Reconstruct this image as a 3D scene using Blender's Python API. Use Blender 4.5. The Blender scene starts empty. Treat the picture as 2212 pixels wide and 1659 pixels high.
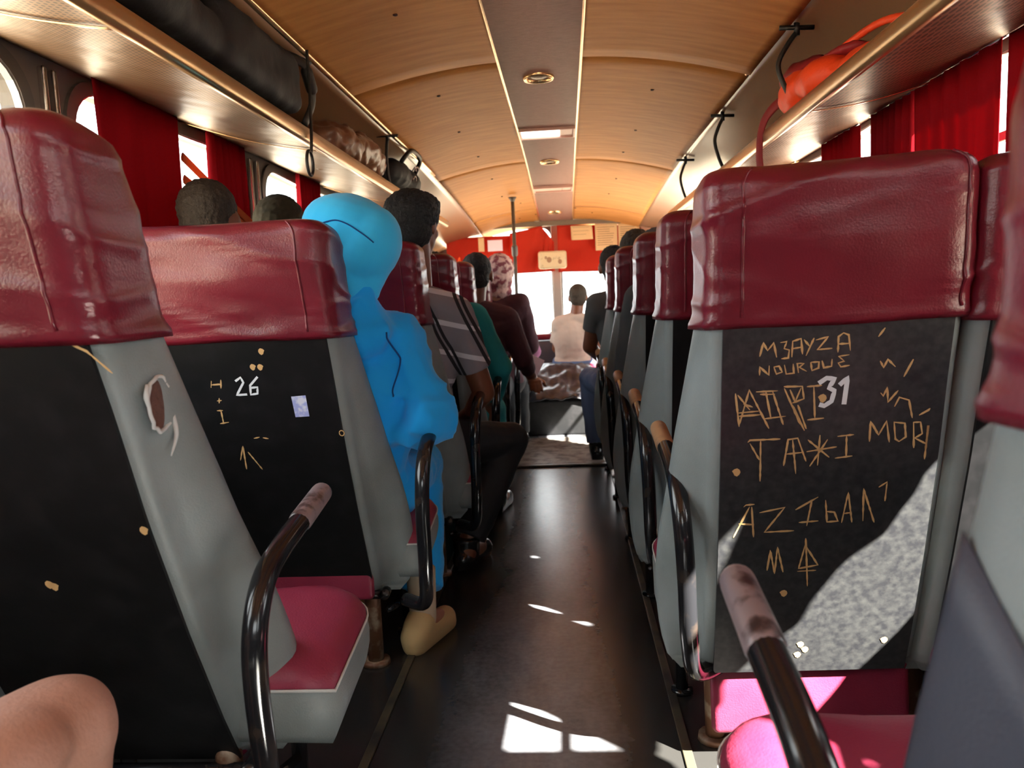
import bpy, bmesh, math, random
from mathutils import Vector, Matrix, noise, Euler
random.seed(7)
SC = bpy.context.scene
COL = SC.collection
R = math.radians
PI = math.pi

# ---------------------------------------------------------------- camera, sky, sun, exposure
cd = bpy.data.cameras.new('camera')
cd.sensor_width = 36.0
cd.lens = 1720 / 2212 * 36.0
cd.clip_start = 0.02
cam = bpy.data.objects.new('camera', cd)
COL.objects.link(cam)
cam.matrix_world = (Matrix.Translation((0.04, 0, 1.02)) @ Matrix.Rotation(R(4.13), 4, 'Z')
                    @ Matrix.Rotation(R(90 - 5.94), 4, 'X') @ Matrix.Rotation(R(-2.6), 4, 'Z'))
SC.camera = cam
cd.dof.use_dof = True
cd.dof.focus_distance = 1.8
cd.dof.aperture_fstop = 6.3

w = bpy.data.worlds.new('sky')
SC.world = w
w.use_nodes = True
bg = w.node_tree.nodes['Background']
bg.inputs[0].default_value = (0.93, 0.97, 1.0, 1)
bg.inputs[1].default_value = 6.0

SUN_DIR = Vector((-1.0, 0.93, -1.20))
sd = bpy.data.lights.new('sun', 'SUN')
sd.energy = 115.0
sd.angle = R(0.6)
sd.color = (1.0, 0.95, 0.86)
sun = bpy.data.objects.new('sun', sd)
COL.objects.link(sun)
sun.rotation_euler = SUN_DIR.to_track_quat('-Z', 'Y').to_euler()
sun.location = (6, -5, 8)

vs = SC.view_settings
vs.view_transform = 'Standard'
vs.look = 'None'
vs.gamma = 1.0
vs.exposure = 0.32
vs.use_curve_mapping = False

# ---------------------------------------------------------------- materials
def mat(name, col, rough=0.5, metal=0.0, spec=0.5, bump=None, vary=None, coat=0.0, sheen=0.0):
    """Plain principled surface. bump=(scale, strength, stretch) and vary=(colour2, scale, contrast)."""
    m = bpy.data.materials.new(name)
    m.use_nodes = True
    nt = m.node_tree
    b = nt.nodes['Principled BSDF']
    b.inputs['Base Color'].default_value = (*col, 1)
    b.inputs['Roughness'].default_value = rough
    b.inputs['Metallic'].default_value = metal
    b.inputs['Specular IOR Level'].default_value = spec
    b.inputs['Coat Weight'].default_value = coat
    if sheen:
        b.inputs['Sheen Weight'].default_value = sheen
    tc = nt.nodes.new('ShaderNodeTexCoord')
    if vary:
        c2, sc, lo, hi = vary[:4]
        mp = nt.nodes.new('ShaderNodeMapping')
        mp.inputs['Scale'].default_value = vary[4] if len(vary) > 4 else (1, 1, 1)
        nz = nt.nodes.new('ShaderNodeTexNoise')
        nz.inputs['Scale'].default_value = sc
        nz.inputs['Detail'].default_value = 6
        cr = nt.nodes.new('ShaderNodeMapRange')
        cr.inputs[1].default_value = lo
        cr.inputs[2].default_value = hi
        mx = nt.nodes.new('ShaderNodeMix')
        mx.data_type = 'RGBA'
        mx.inputs[6].default_value = (*col, 1)
        mx.inputs[7].default_value = (*c2, 1)
        nt.links.new(tc.outputs['Object'], mp.inputs[0])
        nt.links.new(mp.outputs[0], nz.inputs['Vector'])
        nt.links.new(nz.outputs[0], cr.inputs[0])
        nt.links.new(cr.outputs[0], mx.inputs[0])
        nt.links.new(mx.outputs[2], b.inputs['Base Color'])
    if bump:
        mp2 = nt.nodes.new('ShaderNodeMapping')
        mp2.inputs['Scale'].default_value = bump[2] if len(bump) > 2 else (1, 1, 1)
        n2 = nt.nodes.new('ShaderNodeTexNoise')
        n2.inputs['Scale'].default_value = bump[0]
        n2.inputs['Detail'].default_value = 4
        bp = nt.nodes.new('ShaderNodeBump')
        bp.inputs['Strength'].default_value = bump[1]
        bp.inputs['Distance'].default_value = 0.01
        nt.links.new(tc.outputs['Object'], mp2.inputs[0])
        nt.links.new(mp2.outputs[0], n2.inputs['Vector'])
        nt.links.new(n2.outputs[0], bp.inputs['Height'])
        nt.links.new(bp.outputs[0], b.inputs['Normal'])
    return m

def cloth(name, col, trans=0.35, bump=60.0):
    """thin woven cloth that lets some daylight through"""
    m = bpy.data.materials.new(name)
    m.use_nodes = True
    nt = m.node_tree
    nt.nodes.remove(nt.nodes['Principled BSDF'])
    out = nt.nodes['Material Output']
    d = nt.nodes.new('ShaderNodeBsdfDiffuse')
    t = nt.nodes.new('ShaderNodeBsdfTranslucent')
    d.inputs[0].default_value = (*col, 1)
    t.inputs[0].default_value = (*col, 1)
    mx = nt.nodes.new('ShaderNodeMixShader')
    mx.inputs[0].default_value = trans
    nt.links.new(d.outputs[0], mx.inputs[1])
    nt.links.new(t.outputs[0], mx.inputs[2])
    nt.links.new(mx.outputs[0], out.inputs[0])
    return m

M = {}
M['maroon'] = mat('maroon_vinyl', (0.165, 0.009, 0.022), 0.30, spec=0.5, bump=(260, 0.10), vary=((0.115, 0.007, 0.016), 5, 0.35, 0.7))
M['grey'] = mat('grey_vinyl', (0.25, 0.285, 0.285), 0.42, spec=0.45, bump=(320, 0.12), vary=((0.19, 0.215, 0.21), 6, 0.4, 0.75))
M['greyshade'] = mat('shaded_grey_vinyl', (0.055, 0.06, 0.085), 0.5, bump=(320, 0.12))  # shade on the right-edge seat's side, put into the colour
M['board'] = mat('black_hardboard', (0.006, 0.006, 0.0065), 0.45, spec=0.25, bump=(40, 0.05), vary=((0.013, 0.012, 0.013), 22, 0.45, 0.8))
M['board_worn'] = mat('scuffed_black_hardboard', (0.020, 0.020, 0.023), 0.33, spec=0.6, bump=(40, 0.05), vary=((0.062, 0.062, 0.060), 70, 0.36, 0.95))
M['scratch'] = mat('bare_scratched_wood', (0.62, 0.38, 0.16), 0.7)
M['paintwhite'] = mat('white_paint', (0.78, 0.80, 0.82), 0.5)
M['black'] = mat('black_gloss_paint', (0.012, 0.012, 0.014), 0.16, spec=0.6, vary=((0.045, 0.032, 0.024), 18, 0.55, 0.75))
M['worn'] = mat('worn_grey_paint', (0.26, 0.20, 0.21), 0.3, vary=((0.05, 0.03, 0.03), 30, 0.5, 0.62))
M['tan'] = mat('worn_tan_wood', (0.42, 0.24, 0.12), 0.45, vary=((0.2, 0.11, 0.06), 25, 0.5, 0.7))
M['rust'] = mat('rusty_steel', (0.14, 0.06, 0.03), 0.5, metal=0.2, vary=((0.35, 0.28, 0.2), 25, 0.5, 0.7))
M['cushion'] = mat('crimson_cushion_vinyl', (0.28, 0.028, 0.065), 0.42, bump=(260, 0.12), vary=((0.22, 0.015, 0.045), 7, 0.4, 0.7))
M['foam'] = mat('brown_foam', (0.13, 0.06, 0.045), 0.95, bump=(80, 0.5))
M['torn'] = mat('torn_vinyl_edge', (0.6, 0.6, 0.58), 0.7)
M['sticker'] = mat('blue_white_sticker', (0.38, 0.42, 0.75), 0.35, vary=((0.7, 0.72, 0.85), 60, 0.45, 0.6))
M['wood'] = mat('plywood_ceiling', (0.62, 0.27, 0.075), 0.55, spec=0.12, bump=(9, 0.05, (1, 1, 1)), vary=((0.49, 0.19, 0.048), 3.2, 0.35, 0.72, (1.5, 9, 1)))
M['cove'] = mat('brown_cove_panel', (0.32, 0.17, 0.09), 0.24, spec=0.6, bump=(5, 0.06))
M['coveseam'] = mat('dark_seam', (0.05, 0.025, 0.015), 0.6)
M['strip'] = mat('brown_textile_panel', (0.34, 0.155, 0.115), 0.6, bump=(90, 0.25, (1, 8, 1)), vary=((0.25, 0.11, 0.08), 40, 0.4, 0.65, (1, 10, 1)))
M['brass'] = mat('brass_trim', (0.80, 0.52, 0.27), 0.25, metal=0.85)
M['railmetal'] = mat('bronze_rack_rail', (0.50, 0.31, 0.15), 0.28, metal=0.8)
M['chrome'] = mat('chrome_strip', (0.75, 0.73, 0.72), 0.18, metal=1.0)
M['pillar'] = mat('grey_brown_pillar', (0.16, 0.125, 0.11), 0.5)
M['wall'] = mat('dark_grey_wall_panel', (0.10, 0.09, 0.09), 0.6, vary=((0.07, 0.06, 0.06), 6, 0.4, 0.7))
M['darkframe'] = mat('dark_window_frame', (0.10, 0.085, 0.075), 0.45)
M['frontpost'] = mat('grey_windscreen_post', (0.33, 0.28, 0.24), 0.5)
M['header'] = mat('brown_header', (0.13, 0.085, 0.055), 0.5)
M['dash'] = mat('dark_dashboard', (0.05, 0.035, 0.04), 0.5)
M['strap'] = mat('black_rubber_strap', (0.015, 0.013, 0.012), 0.5)
M['bagblack'] = mat('black_bag_cloth', (0.006, 0.006, 0.009), 0.7, bump=(30, 0.3))
M['bagbrown'] = mat('brown_bag_plastic', (0.20, 0.085, 0.045), 0.35, bump=(22, 0.5))
M['bagred'] = mat('orange_red_bag_cloth', (0.95, 0.075, 0.012), 0.55, bump=(60, 0.2))
M['bagdarkred'] = mat('dark_red_bag_cloth', (0.28, 0.012, 0.018), 0.6)
M['tarp'] = mat('black_plastic_sheet', (0.012, 0.013, 0.018), 0.30, spec=0.4, bump=(14, 0.3), vary=((0.05, 0.055, 0.075), 9, 0.5, 0.8))
M['curtain'] = cloth('red_curtain_cloth', (0.27, 0.010, 0.016), 0.30)
M['curtainfront'] = cloth('orange_red_curtain_cloth', (0.48, 0.040, 0.022), 0.30)
M['sash'] = cloth('rust_sash_cloth', (0.55, 0.13, 0.05), 0.45)
M['paper'] = cloth('paper', (0.82, 0.58, 0.33), 0.35)
M['paperpink'] = cloth('pinkish_print', (0.62, 0.33, 0.24), 0.30)
M['ink'] = mat('faded_ink', (0.30, 0.16, 0.09), 0.8)
M['orangeink'] = mat('orange_lettering', (1.0, 0.12, 0.01), 0.6)
M['cream'] = mat('cream_plastic', (0.62, 0.46, 0.28), 0.35, vary=((0.30, 0.20, 0.12), 22, 0.58, 0.72))
M['diffuser'] = mat('white_diffuser', (0.85, 0.80, 0.75), 0.35)
M['pinkplastic'] = mat('pinkish_plastic', (0.72, 0.42, 0.34), 0.4)
M['lampdark'] = mat('dark_brass_lamp', (0.16, 0.085, 0.03), 0.35, metal=0.6)
M['ground'] = mat('pale_sandy_ground', (0.34, 0.28, 0.20), 0.9, vary=((0.29, 0.24, 0.17), 0.4, 0.4, 0.7))
M['alu'] = mat('worn_aluminium', (0.40, 0.37, 0.34), 0.32, metal=0.75, vary=((0.15, 0.13, 0.12), 14, 0.45, 0.7))
M['alutrim'] = mat('dull_metal_floor_trim', (0.10, 0.085, 0.055), 0.4, metal=0.4, vary=((0.03, 0.03, 0.03), 10, 0.45, 0.65))
M['blue'] = mat('bright_blue_cotton', (0.001, 0.40, 1.0), 0.85, bump=(45, 0.10), sheen=0.2)
M['bluehood'] = mat('sky_blue_jersey', (0.03, 0.55, 1.0), 0.85, bump=(45, 0.06), sheen=0.2)
M['blueseam'] = mat('dark_blue_thread', (0.005, 0.06, 0.25), 0.9)
M['teal'] = mat('teal_cotton', (0.012, 0.27, 0.30), 0.85, bump=(30, 0.2))
M['blackcloth'] = mat('black_trouser_cloth', (0.010, 0.010, 0.013), 0.75, bump=(30, 0.2))
M['maroonknit'] = mat('dark_plum_knit', (0.075, 0.022, 0.030), 0.85, bump=(50, 0.2))
M['purple'] = mat('mauve_cloth', (0.33, 0.12, 0.22), 0.85)
M['whitecloth'] = mat('cream_shirt_cloth', (0.52, 0.40, 0.32), 0.9, bump=(25, 0.3))
M['charcoal'] = mat('charcoal_tshirt', (0.095, 0.105, 0.11), 0.9)
M['jeans'] = mat('blue_denim', (0.085, 0.12, 0.22), 0.85)
M['skinbrown'] = mat('brown_skin', (0.19, 0.068, 0.034), 0.45, spec=0.4)
M['skintan'] = mat('tan_skin', (0.36, 0.17, 0.10), 0.5, spec=0.4)
M['skinpale'] = mat('pale_skin', (0.50, 0.27, 0.20), 0.5, bump=(150, 0.12), vary=((0.42, 0.20, 0.13), 9, 0.4, 0.7))
M['hair'] = mat('black_hair', (0.008, 0.007, 0.007), 0.7, bump=(160, 0.8))
M['hairbrown'] = mat('dark_brown_hair', (0.035, 0.022, 0.012), 0.7, bump=(160, 0.6))
M['scarfdark'] = mat('dark_olive_scarf', (0.03, 0.025, 0.012), 0.9)
M['shoe'] = mat('black_shoe_leather', (0.014, 0.013, 0.013), 0.22)
M['beigeshoe'] = mat('beige_canvas_shoe', (0.52, 0.37, 0.17), 0.8)
M['sock'] = mat('cream_sock', (0.50, 0.40, 0.28), 0.9)
M['card'] = mat('pale_pink_card', (0.75, 0.58, 0.66), 0.6)

def tex_mat(name):
    m = bpy.data.materials.new(name)
    m.use_nodes = True
    return m, m.node_tree, m.node_tree.nodes['Principled BSDF']

def math_node(nt, op, a, b=None, c=None):
    n = nt.nodes.new('ShaderNodeMath')
    n.operation = op
    for i, v in enumerate((a, b, c)):
        if v is None:
            continue
        if isinstance(v, (int, float)):
            n.inputs[i].default_value = v
        else:
            nt.links.new(v, n.inputs[i])
    return n.outputs[0]

def make_rack_mat(name, base, hole, ribbed):
    m, nt, b = tex_mat(name)
    tc = nt.nodes.new('ShaderNodeTexCoord')
    sx = nt.nodes.new('ShaderNodeSeparateXYZ')
    nt.links.new(tc.outputs['Object'], sx.inputs[0])
    p = 0.0125
    fx = math_node(nt, 'FRACT', math_node(nt, 'DIVIDE', sx.outputs[0], p))
    fy = math_node(nt, 'FRACT', math_node(nt, 'DIVIDE', sx.outputs[1], p * (3.0 if ribbed else 1.0)))
    dx = math_node(nt, 'SUBTRACT', fx, 0.5)
    dy = math_node(nt, 'SUBTRACT', fy, 0.5)
    if ribbed:
        dy = math_node(nt, 'MULTIPLY', dy, 0.6)
    d2 = math_node(nt, 'ADD', math_node(nt, 'MULTIPLY', dx, dx), math_node(nt, 'MULTIPLY', dy, dy))
    h = math_node(nt, 'LESS_THAN', d2, 0.075)
    mx = nt.nodes.new('ShaderNodeMix')
    mx.data_type = 'RGBA'
    mx.inputs[6].default_value = (*base, 1)
    mx.inputs[7].default_value = (*hole, 1)
    nt.links.new(h, mx.inputs[0])
    nt.links.new(mx.outputs[2], b.inputs['Base Color'])
    b.inputs['Roughness'].default_value = 0.40
    b.inputs['Metallic'].default_value = 0.4
    nz = nt.nodes.new('ShaderNodeTexNoise')
    nz.inputs['Scale'].default_value = 5
    nt.links.new(tc.outputs['Object'], nz.inputs['Vector'])
    hh = math_node(nt, 'ADD', math_node(nt, 'MULTIPLY', nz.outputs[0], 1.2), math_node(nt, 'MULTIPLY', h, -0.12))
    bp = nt.nodes.new('ShaderNodeBump')
    bp.inputs['Strength'].default_value = 0.5
    bp.inputs['Distance'].default_value = 0.02
    nt.links.new(hh, bp.inputs['Height'])
    nt.links.new(bp.outputs[0], b.inputs['Normal'])
    return m
M['rackl'] = make_rack_mat('perforated_bronze_sheet', (0.22, 0.12, 0.06), (0.02, 0.012, 0.008), False)
M['rackr'] = make_rack_mat('ribbed_bronze_sheet', (0.25, 0.13, 0.085), (0.035, 0.018, 0.013), True)

def make_floor_mat():
    m, nt, b = tex_mat('worn_black_rubber')
    tc = nt.nodes.new('ShaderNodeTexCoord')
    mp = nt.nodes.new('ShaderNodeMapping')
    mp.inputs['Scale'].default_value = (1, 0.45, 1)
    nt.links.new(tc.outputs['Object'], mp.inputs[0])
    n1 = nt.nodes.new('ShaderNodeTexNoise')
    n1.inputs['Scale'].default_value = 3.5
    n1.inputs['Detail'].default_value = 9
    n1.inputs['Roughness'].default_value = 0.6
    nt.links.new(mp.outputs[0], n1.inputs['Vector'])
    n2 = nt.nodes.new('ShaderNodeTexNoise')
    n2.inputs['Scale'].default_value = 60
    nt.links.new(tc.outputs['Object'], n2.inputs['Vector'])
    sx = nt.nodes.new('ShaderNodeSeparateXYZ')
    nt.links.new(tc.outputs['Object'], sx.inputs[0])
    # gangway middle: foot wear, made paler to suggest the windscreen's reflection
    dx = math_node(nt, 'ABSOLUTE', math_node(nt, 'ADD', sx.outputs[0], 0.08))
    mid = nt.nodes.new('ShaderNodeMapRange')
    nt.links.new(dx, mid.inputs[0])
    mid.inputs[1].default_value = 0.36
    mid.inputs[2].default_value = 0.05
    fac = math_node(nt, 'MULTIPLY', mid.outputs[0], math_node(nt, 'ADD', n1.outputs[0], math_node(nt, 'MULTIPLY', n2.outputs[0], 0.25)))
    cr = nt.nodes.new('ShaderNodeMapRange')
    nt.links.new(fac, cr.inputs[0])
    cr.inputs[1].default_value = 0.25
    cr.inputs[2].default_value = 0.85
    mx = nt.nodes.new('ShaderNodeMix')
    mx.data_type = 'RGBA'
    mx.inputs[6].default_value = (0.022, 0.021, 0.020, 1)
    mx.inputs[7].default_value = (0.27, 0.27, 0.30, 1)
    nt.links.new(cr.outputs[0], mx.inputs[0])
    nt.links.new(mx.outputs[2], b.inputs['Base Color'])
    b.inputs['Roughness'].default_value = 0.25
    b.inputs['Specular IOR Level'].default_value = 0.6
    return m
M['floor'] = make_floor_mat()

def make_plaid():
    m, nt, b = tex_mat('grey_plaid_cotton')
    tc = nt.nodes.new('ShaderNodeTexCoord')
    sx = nt.nodes.new('ShaderNodeSeparateXYZ')
    nt.links.new(tc.outputs['Object'], sx.inputs[0])
    # bands across (height) and stripes along the sleeve
    hz = math_node(nt, 'ADD', sx.outputs[2], math_node(nt, 'MULTIPLY', sx.outputs[0], 0.25))
    fz = math_node(nt, 'FRACT', math_node(nt, 'DIVIDE', hz, 0.105))
    band = math_node(nt, 'LESS_THAN', math_node(nt, 'ABSOLUTE', math_node(nt, 'SUBTRACT', fz, 0.5)), 0.085)
    hx = math_node(nt, 'ADD', sx.outputs[0], math_node(nt, 'MULTIPLY', sx.outputs[2], 0.42))
    fx = math_node(nt, 'FRACT', math_node(nt, 'DIVIDE', hx, 0.12))
    s1 = math_node(nt, 'LESS_THAN', math_node(nt, 'ABSOLUTE', math_node(nt, 'SUBTRACT', fx, 0.42)), 0.05)
    s2 = math_node(nt, 'LESS_THAN', math_node(nt, 'ABSOLUTE', math_node(nt, 'SUBTRACT', fx, 0.58)), 0.05)
    dark = math_node(nt, 'MAXIMUM', s1, s2)
    m1 = nt.nodes.new('ShaderNodeMix')
    m1.data_type = 'RGBA'
    m1.inputs[6].default_value = (0.25, 0.23, 0.26, 1)
    m1.inputs[7].default_value = (0.66, 0.65, 0.70, 1)
    nt.links.new(band, m1.inputs[0])
    m2 = nt.nodes.new('ShaderNodeMix')
    m2.data_type = 'RGBA'
    nt.links.new(m1.outputs[2], m2.inputs[6])
    m2.inputs[7].default_value = (0.018, 0.016, 0.02, 1)
    nt.links.new(dark, m2.inputs[0])
    nt.links.new(m2.outputs[2], b.inputs['Base Color'])
    b.inputs['Roughness'].default_value = 0.9
    return m
M['plaid'] = make_plaid()

def make_floral():
    m, nt, b = tex_mat('pink_floral_scarf')
    tc = nt.nodes.new('ShaderNodeTexCoord')
    v = nt.nodes.new('ShaderNodeTexNoise')
    v.inputs['Scale'].default_value = 26
    nt.links.new(tc.outputs['Object'], v.inputs['Vector'])
    cr = nt.nodes.new('ShaderNodeMapRange')
    cr.inputs[1].default_value = 0.46
    cr.inputs[2].default_value = 0.58
    nt.links.new(v.outputs[0], cr.inputs[0])
    mx = nt.nodes.new('ShaderNodeMix')
    mx.data_type = 'RGBA'
    mx.inputs[6].default_value = (0.72, 0.50, 0.46, 1)
    mx.inputs[7].default_value = (0.26, 0.07, 0.09, 1)
    nt.links.new(cr.outputs[0], mx.inputs[0])
    nt.links.new(mx.outputs[2], b.inputs['Base Color'])
    b.inputs['Roughness'].default_value = 0.9
    return m
M['floral'] = make_floral()

def make_glass():
    m = bpy.data.materials.new('window_glass')
    m.use_nodes = True
    nt = m.node_tree
    nt.nodes.remove(nt.nodes['Principled BSDF'])
    t = nt.nodes.new('ShaderNodeBsdfTransparent')
    t.inputs[0].default_value = (0.96, 0.97, 0.96, 1)
    g = nt.nodes.new('ShaderNodeBsdfGlossy')
    g.inputs['Roughness'].default_value = 0.02
    mx = nt.nodes.new('ShaderNodeMixShader')
    mx.inputs[0].default_value = 0.05
    nt.links.new(t.outputs[0], mx.inputs[1])
    nt.links.new(g.outputs[0], mx.inputs[2])
    nt.links.new(mx.outputs[0], nt.nodes['Material Output'].inputs[0])
    return m
M['glass'] = make_glass()

# ---------------------------------------------------------------- helpers
def obj(name, bm, mats, parent=None, smooth=True):
    """link a bmesh as ONE mesh object"""
    bmesh.ops.recalc_face_normals(bm, faces=bm.faces)
    me = bpy.data.meshes.new(name)
    bm.to_mesh(me)
    bm.free()
    for m in (mats if isinstance(mats, (list, tuple)) else [mats]):
        me.materials.append(m)
    if smooth:
        for p in me.polygons:
            p.use_smooth = True
    o = bpy.data.objects.new(name, me)
    COL.objects.link(o)
    if parent:
        o.parent = parent
    return o

def sharp(o, deg=40):
    """flat where edges are sharp, smooth elsewhere"""
    md = o.modifiers.new('es', 'EDGE_SPLIT')
    md.split_angle = R(deg)
    return o

def tag(o, label, cat, group=None, kind=None):
    o['label'] = label
    o['category'] = cat
    if group:
        o['group'] = group
    if kind:
        o['kind'] = kind
    return o

def thing(name, label, cat, loc=(0, 0, 0), rotz=0, group=None):
    o = bpy.data.objects.new(name, None)
    COL.objects.link(o)
    o.location = loc
    o.rotation_euler = (0, 0, rotz)
    o.empty_display_size = 0.05
    return tag(o, label, cat, group)

def struct(name, bm, m, parent=None, smooth=False):
    o = obj(name, bm, m, parent, smooth)
    if not parent:
        o['kind'] = 'structure'
    return o

def copy_tree(o, parent=None):
    c = o.copy()
    COL.objects.link(c)
    c.parent = parent
    for ch in o.children:
        copy_tree(ch, c)
    return c

def box(bm, c, s, mi=0, rot=None, bev=0.0):
    r = bmesh.ops.create_cube(bm, size=1.0)
    vs_ = r['verts']
    bmesh.ops.scale(bm, vec=Vector(s), verts=vs_)
    if bev:
        eds = {e for v in vs_ for e in v.link_edges}
        rb = bmesh.ops.bevel(bm, geom=list(eds), offset=bev, segments=3, affect='EDGES', profile=0.5)
        vs_ = list({v for f in rb['faces'] for v in f.verts} | {v for v in vs_ if v.is_valid})
    if rot is not None:
        bmesh.ops.rotate(bm, cent=(0, 0, 0), matrix=rot, verts=vs_)
    bmesh.ops.translate(bm, vec=Vector(c), verts=vs_)
    for f in {f for v in vs_ for f in v.link_faces}:
        f.material_index = mi

def smooth_path(pts, n=6):
    P = [Vector(p) for p in pts]
    if len(P) < 3 or n <= 1:
        return P
    out = []
    for i in range(len(P) - 1):
        p0 = P[i - 1] if i else P[0] * 2 - P[1]
        p1, p2 = P[i], P[i + 1]
        p3 = P[i + 2] if i + 2 < len(P) else P[-1] * 2 - P[-2]
        for k in range(n):
            t = k / n
            out.append(0.5 * (2 * p1 + (p2 - p0) * t + (2 * p0 - 5 * p1 + 4 * p2 - p3) * t * t + (3 * p1 - p0 - 3 * p2 + p3) * t ** 3))
    out.append(P[-1])
    return out

def bridge(bm, rings, close=True, cap0=True, cap1=True, mi=0):
    for a, b in zip(rings, rings[1:]):
        n = len(a)
        for i in range(n if close else n - 1):
            f = bm.faces.new((a[i], a[(i + 1) % n], b[(i + 1) % n], b[i]))
            f.material_index = mi
    if cap0:
        bm.faces.new(rings[0][::-1]).material_index = mi
    if cap1:
        bm.faces.new(rings[-1]).material_index = mi

def tube(bm, pts, r, seg=12, n=6, mi=0, round_end=True, flat=None):
    """swept round bar; r may be one radius or one per given point. flat=(a,b) squashes the section"""
    P = smooth_path(pts, n)
    rs = r if isinstance(r, (list, tuple)) else [r] * len(pts)
    m = len(P)
    rings = []
    up = Vector((0, 0, 1))
    last = None
    for i, p in enumerate(P):
        t = (P[min(i + 1, m - 1)] - P[max(i - 1, 0)]).normalized()
        if last is None:
            a = t.cross(up)
            if a.length < 0.1:
                a = t.cross(Vector((1, 0, 0)))
            a.normalize()
        else:
            a = (last - t * last.dot(t)).normalized()
        last = a
        b = t.cross(a)
        q = i / max(1, m - 1) * (len(rs) - 1)
        k = min(int(q), len(rs) - 2) if len(rs) > 1 else 0
        rr = rs[k] + (rs[min(k + 1, len(rs) - 1)] - rs[k]) * (q - k)
        fa, fb = flat or (1, 1)
        rings.append([bm.verts.new(p + (a * math.cos(2 * PI * j / seg) * fa + b * math.sin(2 * PI * j / seg) * fb) * rr) for j in range(seg)])
    bridge(bm, rings, mi=mi)

def capsule(bm, p0, r0, p1, r1, seg=14, cap=5, flat0=False, flat1=False, squash=None):
    """tapered limb with round ends"""
    p0, p1 = Vector(p0), Vector(p1)
    t = p1 - p0
    L = t.length
    t = t.normalized() if L > 1e-6 else Vector((0, 0, 1))
    a = t.cross(Vector((0, 0, 1)))
    if a.length < 0.05:
        a = t.cross(Vector((0, 1, 0)))
    a.normalize()
    b = t.cross(a)
    prof = []
    if flat0:
        prof.append((0, r0))
    else:
        for i in range(1, cap + 1):
            q = PI / 2 * i / cap
            prof.append((-r0 * math.cos(q), r0 * math.sin(q)))
    if flat1:
        prof.append((L, r1))
    else:
        for i in range(cap):
            q = PI / 2 * i / cap
            prof.append((L + r1 * math.sin(q), r1 * math.cos(q)))
    rings = []
    for (h, rr) in prof:
        rings.append([bm.verts.new(p0 + t * h + (a * math.cos(2 * PI * j / seg) + b * math.sin(2 * PI * j / seg)) * rr) for j in range(seg)])
    bridge(bm, rings)

def ell(bm, c, r, rot=None, seg=20, rings=12):
    rr = bmesh.ops.create_uvsphere(bm, u_segments=seg, v_segments=rings, radius=1.0)
    v = rr['verts']
    bmesh.ops.scale(bm, vec=Vector(r), verts=v)
    if rot is not None:
        bmesh.ops.rotate(bm, cent=(0, 0, 0), matrix=rot, verts=v)
    bmesh.ops.translate(bm, vec=Vector(c), verts=v)

def sheet(bm, fn, nu, nv, thick=0.0, mi=0):
    """grid surface fn(s,t) with s,t in 0..1, given a real thickness along its normal"""
    g = [[bm.verts.new(fn(i / nu, j / nv)) for i in range(nu + 1)] for j in range(nv + 1)]
    fs = []
    for j in range(nv):
        for i in range(nu):
            f = bm.faces.new((g[j][i], g[j][i + 1], g[j + 1][i + 1], g[j + 1][i]))
            f.material_index = mi
            fs.append(f)
    if thick:
        bmesh.ops.recalc_face_normals(bm, faces=fs)
        bmesh.ops.solidify(bm, geom=fs, thickness=thick)

def slab(bm, f0, f1, nu, nv, mi=0):
    """closed plate between two matching surfaces"""
    g = [[[bm.verts.new(f(i / nu, j / nv)) for i in range(nu + 1)] for j in range(nv + 1)] for f in (f0, f1)]
    for L in g:
        for j in range(nv):
            for i in range(nu):
                bm.faces.new((L[j][i], L[j][i + 1], L[j + 1][i + 1], L[j + 1][i]))
    rim = [(j, 0) for j in range(nv + 1)] + [(nv, i) for i in range(1, nu + 1)] + [(j, nu) for j in range(nv - 1, -1, -1)] + [(0, i) for i in range(nu - 1, 0, -1)]
    for (a, b) in zip(rim, rim[1:] + rim[:1]):
        bm.faces.new((g[0][a[0]][a[1]], g[0][b[0]][b[1]], g[1][b[0]][b[1]], g[1][a[0]][a[1]]))

def lerp(a, b, t):
    return a + (b - a) * t

def interp(x, xs, ys):
    if x <= xs[0]:
        return ys[0]
    for i in range(len(xs) - 1):
        if x <= xs[i + 1]:
            return lerp(ys[i], ys[i + 1], (x - xs[i]) / (xs[i + 1] - xs[i]))
    return ys[-1]

def fuse(o, voxel, smooth=4, disp=None):
    """melt overlapping pieces into one continuous skin"""
    rm = o.modifiers.new('fuse', 'REMESH')
    rm.mode = 'VOXEL'
    rm.voxel_size = voxel
    rm.use_smooth_shade = True
    if smooth:
        sm = o.modifiers.new('soft', 'SMOOTH')
        sm.iterations = smooth
        sm.factor = 0.5
    if disp:
        tx = bpy.data.textures.new(o.name + '_folds', 'MUSGRAVE' if len(disp) > 2 else 'CLOUDS')
        tx.noise_scale = disp[1]
        if len(disp) > 2:
            tx.musgrave_type = 'RIDGED_MULTIFRACTAL'
            tx.octaves = 2.0
            tx.lacunarity = 1.8
            tx.noise_intensity = 0.6
        else:
            tx.noise_depth = 2
        dm = o.modifiers.new('folds', 'DISPLACE')
        dm.texture = tx
        dm.strength = disp[0]
        dm.mid_level = 0.5
        dm.texture_coords = 'LOCAL'
    return o
# ---------------------------------------------------------------- the bus body
XL, XR, YB, YF = -1.22, 1.12, -1.15, 7.85
ZL, ZR = 1.665, 1.592          # where the racks meet the side walls

bm = bmesh.new()
box(bm, ((XL + XR) / 2, (YB + YF) / 2, -0.03), (XR - XL + 0.2, YF - YB + 0.2, 0.06))
struct('floor', bm, M['floor'])

bm = bmesh.new()
box(bm, (0, 5, -0.86), (70, 90, 0.04))
struct('ground', bm, M['ground'])

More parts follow.
